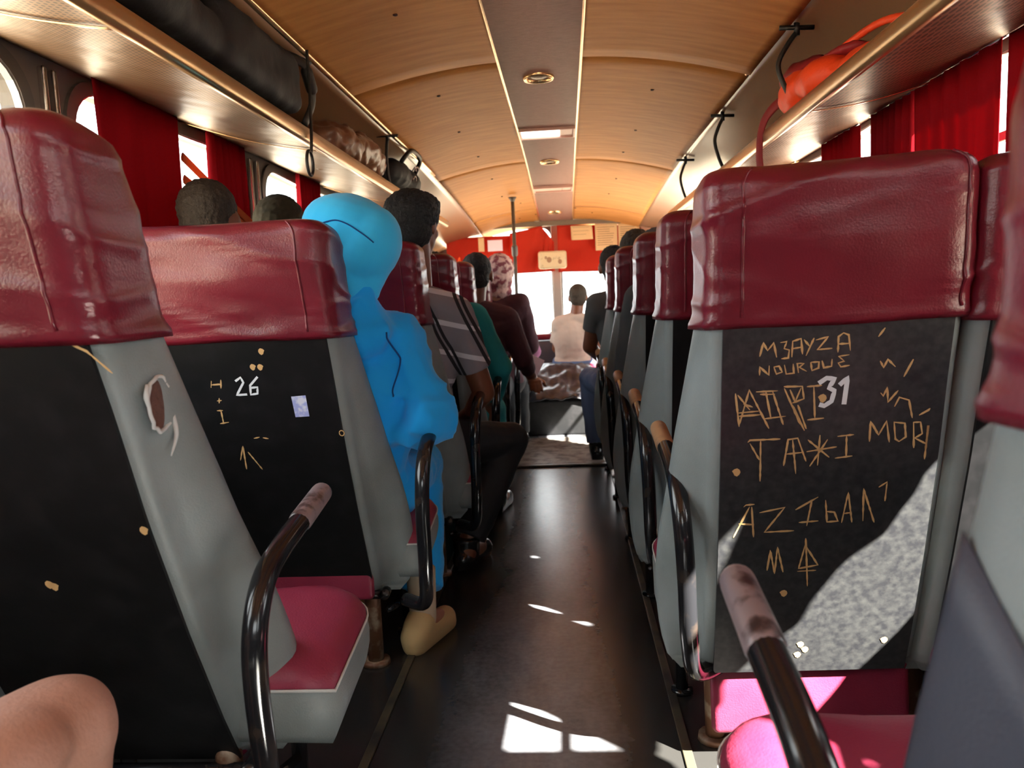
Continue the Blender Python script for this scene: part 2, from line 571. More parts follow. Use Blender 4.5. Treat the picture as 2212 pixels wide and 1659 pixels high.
for i, x in enumerate((-0.45, 0.272)):
    bm = bmesh.new()
    box(bm, (x, (YB + 4.75) / 2, 0.002), (0.022, 4.75 - YB, 0.006), bev=0.002)
    struct('trim_%d' % (i + 1), bm, M['alutrim'])
bm = bmesh.new()
box(bm, (-0.07, 5.3, 0.004), (0.72, 0.96, 0.010), bev=0.003)
for k in range(24):
    box(bm, (-0.07, 4.86 + k * 0.039, 0.011), (0.70, 0.012, 0.006), bev=0.002)
box(bm, (-0.07, 4.80, 0.010), (0.72, 0.035, 0.012), bev=0.003, mi=1)
struct('trim_3', bm, [M['alu'], M['alutrim']])

def rrect(y0, y1, z0, z1, r, n=7):
    """rounded rectangle loop in the (y, z) plane"""
    pts = []
    for (cy, cz, a0) in ((y1 - r, z1 - r, 0), (y0 + r, z1 - r, 90), (y0 + r, z0 + r, 180), (y1 - r, z0 + r, 270)):
        for k in range(n + 1):
            a = R(a0 + 90 * k / n)
            pts.append((cy + r * math.cos(a), cz + r * math.sin(a)))
    out = []
    for p, q in zip(pts, pts[1:] + pts[:1]):
        out.append(p)
        m = int(math.hypot(q[0] - p[0], q[1] - p[1]) / 0.06)
        for i in range(1, m):
            out.append((p[0] + (q[0] - p[0]) * i / m, p[1] + (q[1] - p[1]) * i / m))
    return out

def wall_cells(bm, cells, place, thick):
    """wall made of cells (a0, a1, b0, b1, hole loop or None); place(a, b) -> point"""
    faces = []
    for (a0, a1, b0, b1, hole) in cells:
        if hole is None:
            faces.append(bm.faces.new([bm.verts.new(place(a, b)) for a, b in ((a0, b0), (a1, b0), (a1, b1), (a0, b1))]))
            continue
        n = len(hole)
        ca, cb = sum(p[0] for p in hole) / n, sum(p[1] for p in hole) / n
        hv = [bm.verts.new(place(*p)) for p in hole]
        ov = []
        for (pa, pb) in hole:
            da, db = pa - ca, pb - cb
            ts = []
            if abs(da) > 1e-9:
                ts.append(((a1 if da > 0 else a0) - ca) / da)
            if abs(db) > 1e-9:
                ts.append(((b1 if db > 0 else b0) - cb) / db)
            t = min(ts)
            ov.append((ca + da * t, cb + db * t))
        ovv = [bm.verts.new(place(*p)) for p in ov]
        for i in range(n):
            j = (i + 1) % n
            p, q = ov[i], ov[j]
            corner = None
            if abs(p[0] - q[0]) > 1e-7 and abs(p[1] - q[1]) > 1e-7:
                corner = (a1 if max(p[0], q[0]) > ca and abs(max(p[0], q[0]) - a1) < 1e-6 else a0,
                          b1 if abs(max(p[1], q[1]) - b1) < 1e-6 else b0)
            vs_ = [hv[i], ovv[i]] + ([bm.verts.new(place(*corner))] if corner else []) + [ovv[j], hv[j]]
            faces.append(bm.faces.new(vs_))
    bmesh.ops.remove_doubles(bm, verts=bm.verts, dist=1e-5)
    fs = [f for f in bm.faces]
    bmesh.ops.recalc_face_normals(bm, faces=fs)
    ext = bmesh.ops.extrude_face_region(bm, geom=fs)
    d = Vector(place(0, 0)) - Vector(place(0, 0, thick))
    bmesh.ops.translate(bm, vec=-d, verts=[g for g in ext['geom'] if isinstance(g, bmesh.types.BMVert)])

WINN = [0]
def window(place, nrm, loop, shrink_c):
    """frame swept round the opening, a bright metal bead and the pane"""
    WINN[0] += 1
    cy = sum(p[0] for p in loop) / len(loop)
    cz = sum(p[1] for p in loop) / len(loop)
    def ring(bm, inset, half, depth0, depth1):
        rs = []
        for (a, b) in loop:
            va, vb = cy - a, cz - b
            l = math.hypot(va, vb)
            va, vb = va / l, vb / l
            o = []
            for (s, d) in ((-half, depth0), (half, depth0), (half, depth1), (-half, depth1)):
                o.append(bm.verts.new(place(a + va * (inset + s), b + vb * (inset + s), d)))
            rs.append(o)
        n = len(rs)
        for i in range(n):
            for k in range(4):
                bm.faces.new((rs[i][k], rs[(i + 1) % n][k], rs[(i + 1) % n][(k + 1) % 4], rs[i][(k + 1) % 4]))
    bm = bmesh.new()
    ring(bm, 0.006, 0.020, -0.010, 0.05)
    o = struct('window_%d' % WINN[0], bm, M['darkframe'])
    bm = bmesh.new()
    ring(bm, 0.026, 0.005, -0.006, 0.012)
    obj('bead', bm, M['chrome'], o, False)
    bm = bmesh.new()
    f0 = []
    for d in (0.024, 0.028):
        f0.append([bm.verts.new(place(a + (cy - a) * 0.015, b + (cz - b) * 0.015, d)) for a, b in loop])
    bridge(bm, f0)
    obj('pane', bm, M['glass'], o, False)
    return o

ZT = 2.0
def side_wall(name, X, sgn, wins, z0, z1, rad, bar=None):
    place = lambda a, b, d=0.0: (X + sgn * d, a, b)
    cells, last = [], YB
    loops = []
    for (a, b) in wins:
        ca, cb = max(YB, a - 0.06), min(YF, b + 0.06)
        if ca > last + 1e-6:
            cells.append((last, ca, 0.0, ZT, None))
        lp = rrect(a, b, z0, z1, rad)
        loops.append(lp)
        cells.append((ca, cb, 0.0, ZT, lp))
        last = cb
    if last < YF:
        cells.append((last, YF, 0.0, ZT, None))
    bm = bmesh.new()
    wall_cells(bm, cells, place, 0.05)
    struct(name, bm, M['pillar'])
    for lp, (a, b) in zip(loops, wins):
        o = window(place, sgn, lp, None)
        if bar:
            bm = bmesh.new()
            box(bm, (X + sgn * 0.024, (a + b) / 2, bar), (0.022, b - a - 0.02, 0.024), bev=0.004)
            obj('transom', bm, M['darkframe'], o, False)
winsL = [(-0.60, 0.55), (0.72, 1.875), (2.02, 3.14), (3.34, 4.46), (4.62, 5.75), (5.95, 7.20)]
side_wall('wall_left', XL, -1, winsL, 0.80, ZL - 0.02, 0.13)
winsR = [(-0.75, 0.30), (0.42, 1.22), (1.36, 2.62), (2.78, 4.02), (4.18, 5.40), (5.60, 7.00)]
side_wall('wall_right', XR, 1, winsR, 0.80, ZR - 0.006, 0.07, 1.372)

# bright metal strips on the left window pillars
n = 4
for (y) in (1.925, 1.965, 3.205, 3.275):
    bm = bmesh.new()
    box(bm, (XL + 0.010, y, 1.22), (0.020, 0.016, 0.84), bev=0.006)
    struct('trim_%d' % n, bm, M['chrome'])
    n += 1

# lower wall lining
for nm, X, s in (('baseboard_left', XL, 1), ('baseboard_right', XR, -1)):
    bm = bmesh.new()
    box(bm, (X + s * 0.012, (YB + YF) / 2, 0.38), (0.024, YF - YB, 0.76), bev=0.004)
    struct(nm, bm, M['wall'])

# back wall behind the camera; unseen rear window added to light the seat covers
bm = bmesh.new()
placeB = lambda a, b, d=0.0: (a, YB - d, b)
lpB = rrect(-0.30, 0.98, 0.95, 1.50, 0.12)
wall_cells(bm, [(XL, -0.40, 0, ZT, None), (-0.40, 1.06, 0, ZT, lpB), (1.06, XR, 0, ZT, None)], placeB, 0.05)
struct('wall_back', bm, M['wall'])
window(placeB, 1, lpB, None)

# ---------------------------------------------------------------- ceiling
def drop(y):
    t = max(0.0, (y - 4.4) / 3.4)
    return -0.165 * t ** 1.7
XC = -0.025
def wood_z(x):
    t = max(0.0, (abs(x - XC) - 0.14) / 0.60)
    return 1.905 - 0.098 * t ** 1.8
def cove_pt(side, t):
    x0, z0 = (-0.735, 1.812) if side < 0 else (0.735, 1.812)
    x1, z1 = (XL, ZL + 0.02) if side < 0 else (XR, ZR + 0.06)
    x = lerp(x0, x1, t)
    z = lerp(z0, z1, t) + 0.035 * math.sin(PI * t)
    return x, z

seams = [YB, 0.93, 3.03, 5.10, 6.95, YF]
bm = bmesh.new()
for a, b in zip(seams, seams[1:]):
    for (x0, x1) in ((-0.735, -0.17), (0.12, 0.735)):
        def f(s, t, a=a, b=b, x0=x0, x1=x1):
            x = lerp(x0, x1, s)
            y = lerp(a + 0.006, b - 0.006, t)
            lip = 0.010 * max(0.0, 1 - (y - a) / 0.06) - 0.004 * max(0.0, 1 - (b - y) / 0.10)
            return (x, y, wood_z(x) + drop(y) + lip)
        sheet(bm, f, 18, max(6, int((b - a) * 12)), 0.008)
# dark gap above the joints
for b in seams[1:-1]:
    for (x0, x1) in ((-0.735, -0.17), (0.12, 0.735)):
        sheet(bm, lambda s, t: (lerp(x0, x1, s), b - 0.03 + 0.06 * t, wood_z(lerp(x0, x1, s)) + drop(b) + 0.022), 14, 2, 0.004, mi=1)
# screw heads
for (x, y) in ((-0.43, 2.42), (-0.45, 3.35), (-0.46, 4.05), (-0.44, 4.75), (-0.43, 5.5), (-0.42, 6.2), (-0.3, 6.6), (0.42, 2.42), (0.43, 3.45), (0.43, 4.25), (0.41, 4.85), (0.42, 5.7), (0.4, 6.3), (0.3, 7.2),
               (-0.2, 7.2), (0.15, 7.0), (-0.35, 7.3)):
    bmesh.ops.create_uvsphere(bm, u_segments=10, v_segments=6, radius=0.008, matrix=Matrix.Translation((x, y, wood_z(x) + drop(y) - 0.009)) @ Matrix.Diagonal((1, 1, 0.5, 1)))
    for f in bm.faces[-60:]:
        f.material_index = 1
bm.faces.ensure_lookup_table()
ceil = struct('ceiling', bm, [M['wood'], M['coveseam']], smooth=True)
bm = bmesh.new()
sheet(bm, lambda s, t: (lerp(-0.172, 0.122, s), lerp(YB, YF, t), 1.898 + drop(lerp(YB, YF, t))), 2, 60, 0.01)
for y in (2.62, 5.55):
    box(bm, (XC, y, 1.895 + drop(y)), (0.29, 0.006, 0.006), mi=1)
obj('centre_panel', bm, [M['strip'], M['coveseam']], ceil)
for side, nm in ((-1, 'cove_panel'), (1, 'cove_panel')):
    bm = bmesh.new()
    def f(s, t, side=side):
        x, z = cove_pt(side, s)
        y = lerp(YB, YF, t)
        return (x, y, z + drop(y))
    sheet(bm, f, 12, 60, 0.01)
    obj(nm, bm, M['cove'], ceil)

bm = bmesh.new()      # roof skin closes the top
box(bm, ((XL + XR) / 2, (YB + YF) / 2, 2.03), (XR - XL + 0.2, YF - YB + 0.2, 0.04))
struct('roof', bm, M['wall'])

def ctrim(x, z, ya, yb, wd, mname):
    global n
    bm = bmesh.new()
    pts = [(x, lerp(ya, yb, k / 40), z + drop(lerp(ya, yb, k / 40))) for k in range(41)]
    tube(bm, pts, wd, seg=10, n=1, flat=(1.3, 0.7))
    struct('trim_%d' % n, bm, M[mname], smooth=True)
    n += 1
ctrim(-0.174, 1.897, YB, 7.75, 0.0085, 'brass')
ctrim(0.124, 1.897, YB, 7.75, 0.0085, 'brass')
ctrim(-0.732, 1.806, YB, 4.9, 0.009, 'brass')
ctrim(0.732, 1.806, YB, 4.9, 0.009, 'brass')

# ceiling fittings
def round_lamp(x, y, label, r=0.062):
    z = 1.890 + drop(y)
    t = thing('ceiling_lamp', label, 'ceiling lamp', (x, y, z), 0, 'round lamps in the ceiling panel')
    bm = bmesh.new()
    rings = []
    for (rr, zz) in ((r, 0.008), (r, -0.006), (r * 0.93, -0.014), (r * 0.80, -0.012), (r * 0.74, 0.002), (r * 0.74, 0.008)):
        rings.append([bm.verts.new((rr * math.cos(2 * PI * k / 36), rr * math.sin(2 * PI * k / 36), zz)) for k in range(36)])
    bridge(bm, rings, cap0=False, cap1=False)
    obj('ring', bm, M['brass'], t)
    bm = bmesh.new()
    ell(bm, (0, 0, 0.004), (r * 0.75, r * 0.75, 0.012))
    obj('bulb_cover', bm, M['lampdark'], t)
round_lamp(-0.035, 3.23, 'nearest round brass lamp in the brown ceiling strip')
round_lamp(-0.030, 5.10, 'middle round lamp in the ceiling strip, between the two rectangular lights')
round_lamp(-0.030, 7.10, 'farthest round lamp in the ceiling strip, above the windscreen post')

def rect_lamp(y, label, lit):
    z = 1.888 + drop(y)
    t = thing('ceiling_light', label, 'ceiling light', (XC, y, z), 0, 'rectangular lights in the ceiling strip')
    bm = bmesh.new()
    for (cx, cy, sx, sy) in ((0, -0.105, 0.29, 0.012), (0, 0.105, 0.29, 0.012), (-0.14, 0, 0.012, 0.21), (0.14, 0, 0.012, 0.21)):
        box(bm, (cx, cy, -0.004), (sx, sy, 0.022), bev=0.003)
    obj('frame', bm, M['pinkplastic'], t, False)
    bm = bmesh.new()
    box(bm, (-0.035, 0, 0.0), (0.20, 0.196, 0.012), bev=0.004)
    obj('diffuser', bm, lit, t, False)
    bm = bmesh.new()
    box(bm, (0.10, 0, 0.0), (0.066, 0.196, 0.012), bev=0.004)
    obj('cover_plate', bm, M['pinkplastic'], t, False)
lit = mat('lit_lamp_diffuser', (0.9, 0.88, 0.85), 0.4)
lit.node_tree.nodes['Principled BSDF'].inputs['Emission Color'].default_value = (1.0, 0.93, 0.86, 1)
lit.node_tree.nodes['Principled BSDF'].inputs['Emission Strength'].default_value = 3.0
rect_lamp(4.27, 'bright rectangular ceiling light between the two nearer round lamps', lit)
rect_lamp(6.05, 'farther rectangular ceiling light, pinkish and unlit', M['pinkplastic'])

# ---------------------------------------------------------------- luggage racks
def rack(side, label):
    X, Z = (XL, ZL) if side < 0 else (XR, ZR)
    xi, zi = (-0.728, 1.538) if side < 0 else (0.728, 1.515)
    ya, yb = YB + 0.02, 5.3
    t = thing('luggage_rack', label, 'luggage rack', (X, 0, Z), 0)
    o = Vector((X, 0, Z))
    bm = bmesh.new()
    def f(s, q):
        y = lerp(ya, yb, q)
        return Vector((lerp(xi, X - side * 0.004, s), y, lerp(zi, Z, s) - 0.016 * math.sin(PI * s))) - o
    sheet(bm, f, 12, 60, 0.008)
    obj('shelf', bm, M['rackl'] if side < 0 else M['rackr'], t)
    bm = bmesh.new()
    # rolled edge: bead on top, flat face below
    P = Vector((xi, 0, zi)) - o
    prof = [(0.010, -0.012), (0.012, 0.020), (0.008, 0.030), (0.0, 0.035), (-0.010, 0.030), (-0.014, 0.016), (-0.013, -0.006), (-0.006, -0.014)]
    rings = [[bm.verts.new((P.x + side * a, y, P.z + b)) for a, b in prof] for y in (ya, yb)]
    bridge(bm, rings)
    obj('rail', bm, M['railmetal'], t)
    for y in ((0.1, 1.43, 2.62, 4.1) if side < 0 else (0.9, 2.35, 3.7)):
        bm = bmesh.new()
        def g(s, q):
            p = f(s, 0)
            return Vector((p.x, y + 0.012 * q, p.z - 0.006))
        sheet(bm, g, 12, 1, 0.002)
        obj('seam_strip', bm, M['brass'], t)
    return t
rack(-1, 'perforated bronze luggage rack over the left windows holding dark bags')
rack(1, 'ribbed bronze luggage rack over the right windows holding a red bag')

# straps that tie the racks to the ceiling edge
def strap(x, y, zt, zb, label, bend, group='black rubber straps above the right rack'):
    t = thing('luggage_strap', label, 'strap', (x, y, zt), 0, group)
    bm = bmesh.new()
    tube(bm, [(-0.05, 0, 0.004), (0.05, 0, 0.0)], 0.007, seg=8, n=1)
    tube(bm, [(0, 0, 0.03), (0, 0, -0.02)], 0.009, seg=8, n=1)
    obj('hook', bm, M['strap'], t)
    bm = bmesh.new()
    h = zb - zt
    tube(bm, [(0, 0, -0.01), (-bend * 0.5, 0.0, h * 0.2), (-bend, 0.0, h * 0.45), (-bend * 0.6, 0, h * 0.75), (bend * 0.1, 0.01, h)], 0.0075, seg=10)
    obj('strap', bm, M['strap'], t)
strap(0.752, 2.51, 1.785, 1.555, 'nearest black strap on the right rack, beside the red bag', 0.055)
strap(0.752, 3.64, 1.782, 1.555, 'middle black strap on the right rack, above the seat numbered 31', 0.035)
strap(0.752, 4.73, 1.776, 1.555, 'farthest black strap on the right rack', 0.03)
strap(-0.752, 3.72, 1.80, 1.56, 'thin dark strap on the left rack beside the small black bag', 0.01, None)
t = thing('cord_loop', 'thin black cord ending in a loop, hanging below the left rack', 'cord', (-0.712, 2.42, 1.80))
bm = bmesh.new()
tube(bm, [(0.0, 0.03, 0.0), (0.004, 0.02, -0.12), (0.006, 0.0, -0.25), (0.008, -0.02, -0.31)], 0.005, seg=8)
obj('cord', bm, M['strap'], t)
bm = bmesh.new()
tube(bm, [(0.008, -0.02 + 0.028 * math.sin(2 * PI * k / 16) - 0.02, -0.345 + 0.036 * math.cos(2 * PI * k / 16)) for k in range(17)], 0.005, seg=8, n=2)
obj('loop', bm, M['strap'], t)

# ---------------------------------------------------------------- curtains
def curtain(x, y0, y1, z0, z1, pleats, amp, label, m='curtain', group=None, cin=0.0, hem=0.0, seed=0, name='red_curtain', tap=0.0):
    t = thing(name, label, 'curtain', (x, (y0 + y1) / 2, z1), 0, group)
    bm = bmesh.new()
    rnd = random.Random(seed)
    ph = rnd.random() * 6
    def f(s, q):
        y = lerp(y0, y1, s)
        pinch = 1 - cin * math.sin(PI * min(1, q * 1.1)) - tap * q
        y = (y0 + y1) / 2 + (y - (y0 + y1) / 2) * pinch
        a = amp * (0.6 + 0.4 * q)
        xx = a * math.sin(2 * PI * pleats * s + ph + 0.8 * noise.noise((s * 3, q * 1.5, seed))) + 0.3 * a * math.sin(2 * PI * pleats * 2.3 * s)
        z = lerp(z1, z0 + hem * s, q)
        return Vector((xx, y - (y0 + y1) / 2, z - z1))
    sheet(bm, f, max(24, pleats * 12), 16, 0.0025)
    obj('cloth', bm, M[m], t)
    bm = bmesh.new()
    tube(bm, [(0, y0 - (y0 + y1) / 2 - 0.01, 0.004), (0, y1 - (y0 + y1) / 2 + 0.01, 0.004)], 0.006, seg=8, n=1)
    obj('curtain_rod', bm, M['chrome'], t)
    return t
GL, GR = 'red curtains along the left windows', 'red curtains along the right windows'
xl, xr = XL + 0.05, XR - 0.045
curtain(xl, 2.06, 2.52, 0.82, 1.655, 3, 0.008, 'wide smooth red curtain on the left, beside the nearest grey seat', group=GL, cin=0.05, seed=1)
curtain(xl, 2.74, 3.05, 0.82, 1.655, 6, 0.020, 'narrow pleated dark red curtain on the left, right of the white window gap', group=GL, seed=2)
curtain(xl, 3.66, 3.98, 0.82, 1.655, 6, 0.020, 'pleated red curtain on the left, just behind the sky blue hood', group=GL, seed=3)
curtain(xl, 4.75, 5.6, 0.82, 1.655, 9, 0.02, 'red curtain on the left behind the dark haired man in plaid', group=GL, seed=4)
def drawn(z):  # edge of an unseen curtain, added and slanted to trim the floor sun patch
    return 0.49 + (1.58 - z) / 0.36 * 0.28
t = thing('red_curtain', 'unseen red curtain slanted at the right window nearest the camera to trim the sunlight', 'curtain', (xr, 0.36, 1.575), 0, GR)
bm = bmesh.new()
sheet(bm, lambda s, q: Vector((0.012 * math.sin(26 * s + 2 * q), lerp(0.30, min(0.86, drawn(1.575 - 0.74 * q)), s) - 0.36, -0.74 * q)), 40, 20, 0.0025)
obj('cloth', bm, M['curtain'], t)
curtain(xr, 0.838, 1.22, 1.00, 1.575, 5, 0.012, 'unseen short red curtain gathered up high to shade the seat numbered 31', group=GR, hem=0.17, seed=15)  # added out of view to keep sun off the upper seat back
curtain(xr, 1.50, 1.965, 0.82, 1.575, 5, 0.012, 'red curtain at the right edge, beside the nearest right seat', group=GR, seed=5)
curtain(xr, 1.985, 2.450, 0.82, 1.575, 5, 0.012, 'broad red curtain on the right, right of the thin white gap', group=GR, seed=6, tap=0.10)
curtain(xr, 2.452, 2.80, 0.82, 1.575, 7, 0.018, 'darker pleated red curtain on the right, left of the thin white gap', group=GR, seed=7, tap=0.16)
curtain(xr, 2.93, 3.3, 0.82, 1.575, 6, 0.018, 'far red curtain on the right, low behind the seat numbered 31', group=GR, seed=8)
curtain(xr, 3.7, 4.6, 0.82, 1.575, 9, 0.018, 'red curtain on the right hidden behind the seat numbered 31', group=GR, seed=9)

t = thing('curtain_sash', 'rust coloured sash slanting across the left window', 'sash', (xl + 0.02, 2.62, 1.50))
bm = bmesh.new()
for (z0, z1) in ((0.02, -0.17), (-0.05, -0.19)):
    tube(bm, [(0, -0.12, z0), (0.0, 0.15, lerp(z0, z1, 0.45)), (0, 0.52, z1)], 0.016, seg=8, flat=(0.35, 1.0))
obj('band', bm, M['sash'], t)

# ---------------------------------------------------------------- front end
bm = bmesh.new()
placeF = lambda a, b, d=0.0: (a, YF + d, b)
lpF1 = rrect(XL + 0.09, -0.062, 0.66, 1.735, 0.10)
lpF2 = rrect(-0.012, XR - 0.09, 0.66, 1.735, 0.10)
wall_cells(bm, [(XL, -0.037, 0, ZT, lpF1), (-0.037, XR, 0, ZT, lpF2)], placeF, 0.05)
struct('wall_front', bm, M['header'])
window(placeF, 1, lpF1, None)
window(placeF, 1, lpF2, None)
bm = bmesh.new()
box(bm, (-0.04, 7.78, 1.20), (0.085, 0.06, 1.10), bev=0.012)
struct('trim_%d' % n, bm, M['frontpost']); n += 1
bm = bmesh.new()      # arched brown header over the windscreen
def f(s, q):
    x = lerp(XL + 0.02, XR - 0.02, s)
    return (x, 7.57, lerp(1.745, 1.702, q) - 0.10 * ((x - XC) / 1.1) ** 4)
sheet(bm, f, 40, 3, 0.05)
struct('trim_%d' % n, bm, M['header'], smooth=False); n += 1
t = thing('dashboard', 'dark dashboard under the windscreen', 'dashboard', (0, 7.5, 0))
bm = bmesh.new()
box(bm, ((XL + XR) / 2, 7.55, 0.335), (XR - XL - 0.06, 0.50, 0.62), bev=0.05)
obj('housing', bm, M['dash'], t).location = (0, -7.5, 0)
bm = bmesh.new()
tube(bm, [(XL + 0.1, 7.34, 0.66), (0, 7.34, 0.68), (XR - 0.1, 7.34, 0.66)], 0.03)
obj('padded_edge', bm, M['maroon'], t).location = (0, -7.5, 0)

def flatc(name, cat, label, x, z, wd, ht, y, m, marks, group=None, seed=0, tilt=0.0):
    t = thing(name, label, cat, (x, y, z), 0, group)
    bm = bmesh.new()
    rnd = random.Random(seed)
    k = rnd.random() * 5
    sheet(bm, lambda s, q: ((s - 0.5) * wd + tilt * (q - 0.5) * ht, 0.006 * math.sin(3 * s + k) * (0.4 + q), (0.5 - q) * ht), 10, 10, 0.0015)
    obj('sheet', bm, M[m], t)
    if marks:
        bm = bmesh.new()
        for i in range(marks):
            zz = ht * (0.36 - 0.74 * i / marks)
            ln = wd * (0.55 + 0.25 * rnd.random())
            box(bm, ((ln - wd * 0.82) / 2, -0.012, zz), (ln, 0.001, ht * 0.018))
        obj('print', bm, M['ink'], t, False)
    return t
def valance(x0, x1, zt0, zt1, zb0, zb1, y, label, seed, m='curtainfront', group='orange red valance curtains at the windscreen'):
    t = thing('valance_curtain', label, 'curtain', ((x0 + x1) / 2, y, max(zt0, zt1)), 0, group)
    bm = bmesh.new()
    zc = max(zt0, zt1)
    def f(s, q):
        x = lerp(x0, x1, s)
        zt = lerp(zt0, zt1, s)
        zb = lerp(zb0, zb1, s)
        fold = 0.014 * noise.noise((s * 5 + q * 2.2, q * 1.2, seed)) + 0.012 * math.sin(s * 9 + q * 4 + seed)
        return Vector((x - (x0 + x1) / 2, fold, lerp(zt, zb, q) - zc))
    sheet(bm, f, 40, 16, 0.0025)
    obj('cloth', bm, M[m], t)
    return t
valance(-0.47, -0.16, 1.655, 1.712, 1.275, 1.280, 7.62, 'orange red valance left of the windscreen post with a slanting top edge', 3)
valance(-0.17, -0.055, 1.712, 1.56, 1.280, 1.285, 7.63, 'narrow red valance corner against the windscreen post', 5)
valance(-0.02, 0.98, 1.715, 1.66, 1.272, 1.245, 7.63, 'long red valance right of the windscreen post behind the papers', 9)
v = valance(-1.08, -0.47, 1.64, 1.64, 1.20, 1.22, 7.64, 'dark red valance with glowing orange lettering at the left', 12)
x = -0.20
for word in ((0.05, 0.03, 0.04, 0.03), (0.03, 0.04, 0.035, 0.035, 0.03)):
    bm = bmesh.new()
    pts = []
    for k, w_ in enumerate(word):
        h = 0.055 if k == 0 else 0.036
        pts += [(x, -0.03, -0.24), (x + w_ * 0.4, -0.03, -0.24 + h), (x + w_ * 0.6, -0.03, -0.245)]
        x += w_ + 0.004
    tube(bm, pts, 0.0055, seg=6, n=4)
    obj('lettering', bm, M['orangeink'], v)
    x += 0.03
GP = 'papers hung over the windscreen'
flatc('notice', 'paper', 'small cream paper left of the two joined notices', 0.21, 1.625, 0.20, 0.130, 7.55, 'paper', 3, GP, 1, 0.04)
flatc('notice', 'paper', 'left half of the two joined tall cream notices', 0.435, 1.575, 0.205, 0.245, 7.55, 'paper', 9, GP, 2)
flatc('notice', 'paper', 'right half of the two joined tall cream notices', 0.645, 1.570, 0.195, 0.240, 7.55, 'paper', 9, GP, 3)
flatc('poster', 'paper', 'pinkish printed sheet beside the right end of the notices', 0.885, 1.580, 0.26, 0.165, 7.55, 'paperpink', 5, GP, 4)
flatc('picture_card', 'card', 'small white card left of the pole above the red lettering', -0.605, 1.545, 0.14, 0.105, 7.55, 'card', 0, None, 5)
flatc('picture_card', 'card', 'narrow pale card hanging left of the white card', -0.735, 1.56, 0.055, 0.13, 7.55, 'paper', 0, None, 6)

t = thing('mirror', 'rounded cream rear mirror housing on the windscreen post', 'mirror', (-0.072, 7.50, 1.385))
bm = bmesh.new()
box(bm, (0, 0, 0), (0.265, 0.05, 0.165), bev=0.024)
obj('housing', bm, M['cream'], t)
for (a, b, r) in ((-0.03, 0.0, 0.022), (0.07, -0.02, 0.018), (-0.06, 0.02, 0.012)):
    bm = bmesh.new()
    ell(bm, (a, -0.025, b), (r, 0.003, r * 1.2))
    obj('smudge', bm, M['ink'], t)
bm = bmesh.new()
tube(bm, [(0.03, 0.02, 0.0), (0.03, 0.24, 0.02)], 0.012, n=1)
obj('arm', bm, M['darkframe'], t)

t = thing('grab_pole', 'thin dark upright grab pole left of the windscreen', 'pole', (-0.34, 6.2, 0))
bm = bmesh.new()
tube(bm, [(0, 0, 0.0), (0, 0, 1.80)], 0.014, seg=14, n=1)
obj('pole', bm, M['darkframe'], t)
bm = bmesh.new()
capsule(bm, (0, 0, 1.38), 0.024, (0, 0, 1.43), 0.024)
obj('clamp', bm, M['darkframe'], t)
bm = bmesh.new()
capsule(bm, (0, 0, 0.0), 0.035, (0, 0, 0.015), 0.02, flat0=True)
obj('flange', bm, M['darkframe'], t)
bm = bmesh.new()
capsule(bm, (0, 0, 1.79), 0.02, (0, 0, 1.81), 0.035, flat1=True)
obj('flange', bm, M['darkframe'], t)

# engine hump under a black plastic sheet, and the maroon bench behind it
t = thing('engine_cover', 'low engine hump under a shiny black plastic sheet at the end of the gangway', 'engine cover', (-0.04, 6.3, 0))
bm = bmesh.new()
box(bm, (0, 0.02, 0.135), (0.54, 0.80, 0.27), bev=0.02)
obj('box', bm, M['board'], t)
bm = bmesh.new()
def f(s, q):
    x = lerp(-0.285, 0.285, s)
    y = lerp(-0.42, 0.40, q)
    z = 0.285 + 0.20 * min(1, q * 1.5) - 0.05 * abs(2 * s - 1) ** 3 + 0.022 * noise.noise((s * 5, q * 5, 2)) + 0.012 * noise.noise((s * 14, q * 9, 4))
    return (x, y, z)
sheet(bm, f, 46, 46, 0.004)
obj('plastic_sheet', bm, M['tarp'], t)
t = thing('crew_bench', 'maroon padded bench in front of the windscreen', 'bench', (0.0, 7.02, 0))
bm = bmesh.new()
box(bm, (-0.02, 0, 0.175), (0.56, 0.52, 0.35), bev=0.02)
obj('base', bm, M['dash'], t)
bm = bmesh.new()
box(bm, (-0.02, 0, 0.40), (0.60, 0.56, 0.09), bev=0.035)
obj('pad', bm, M['maroon'], t)
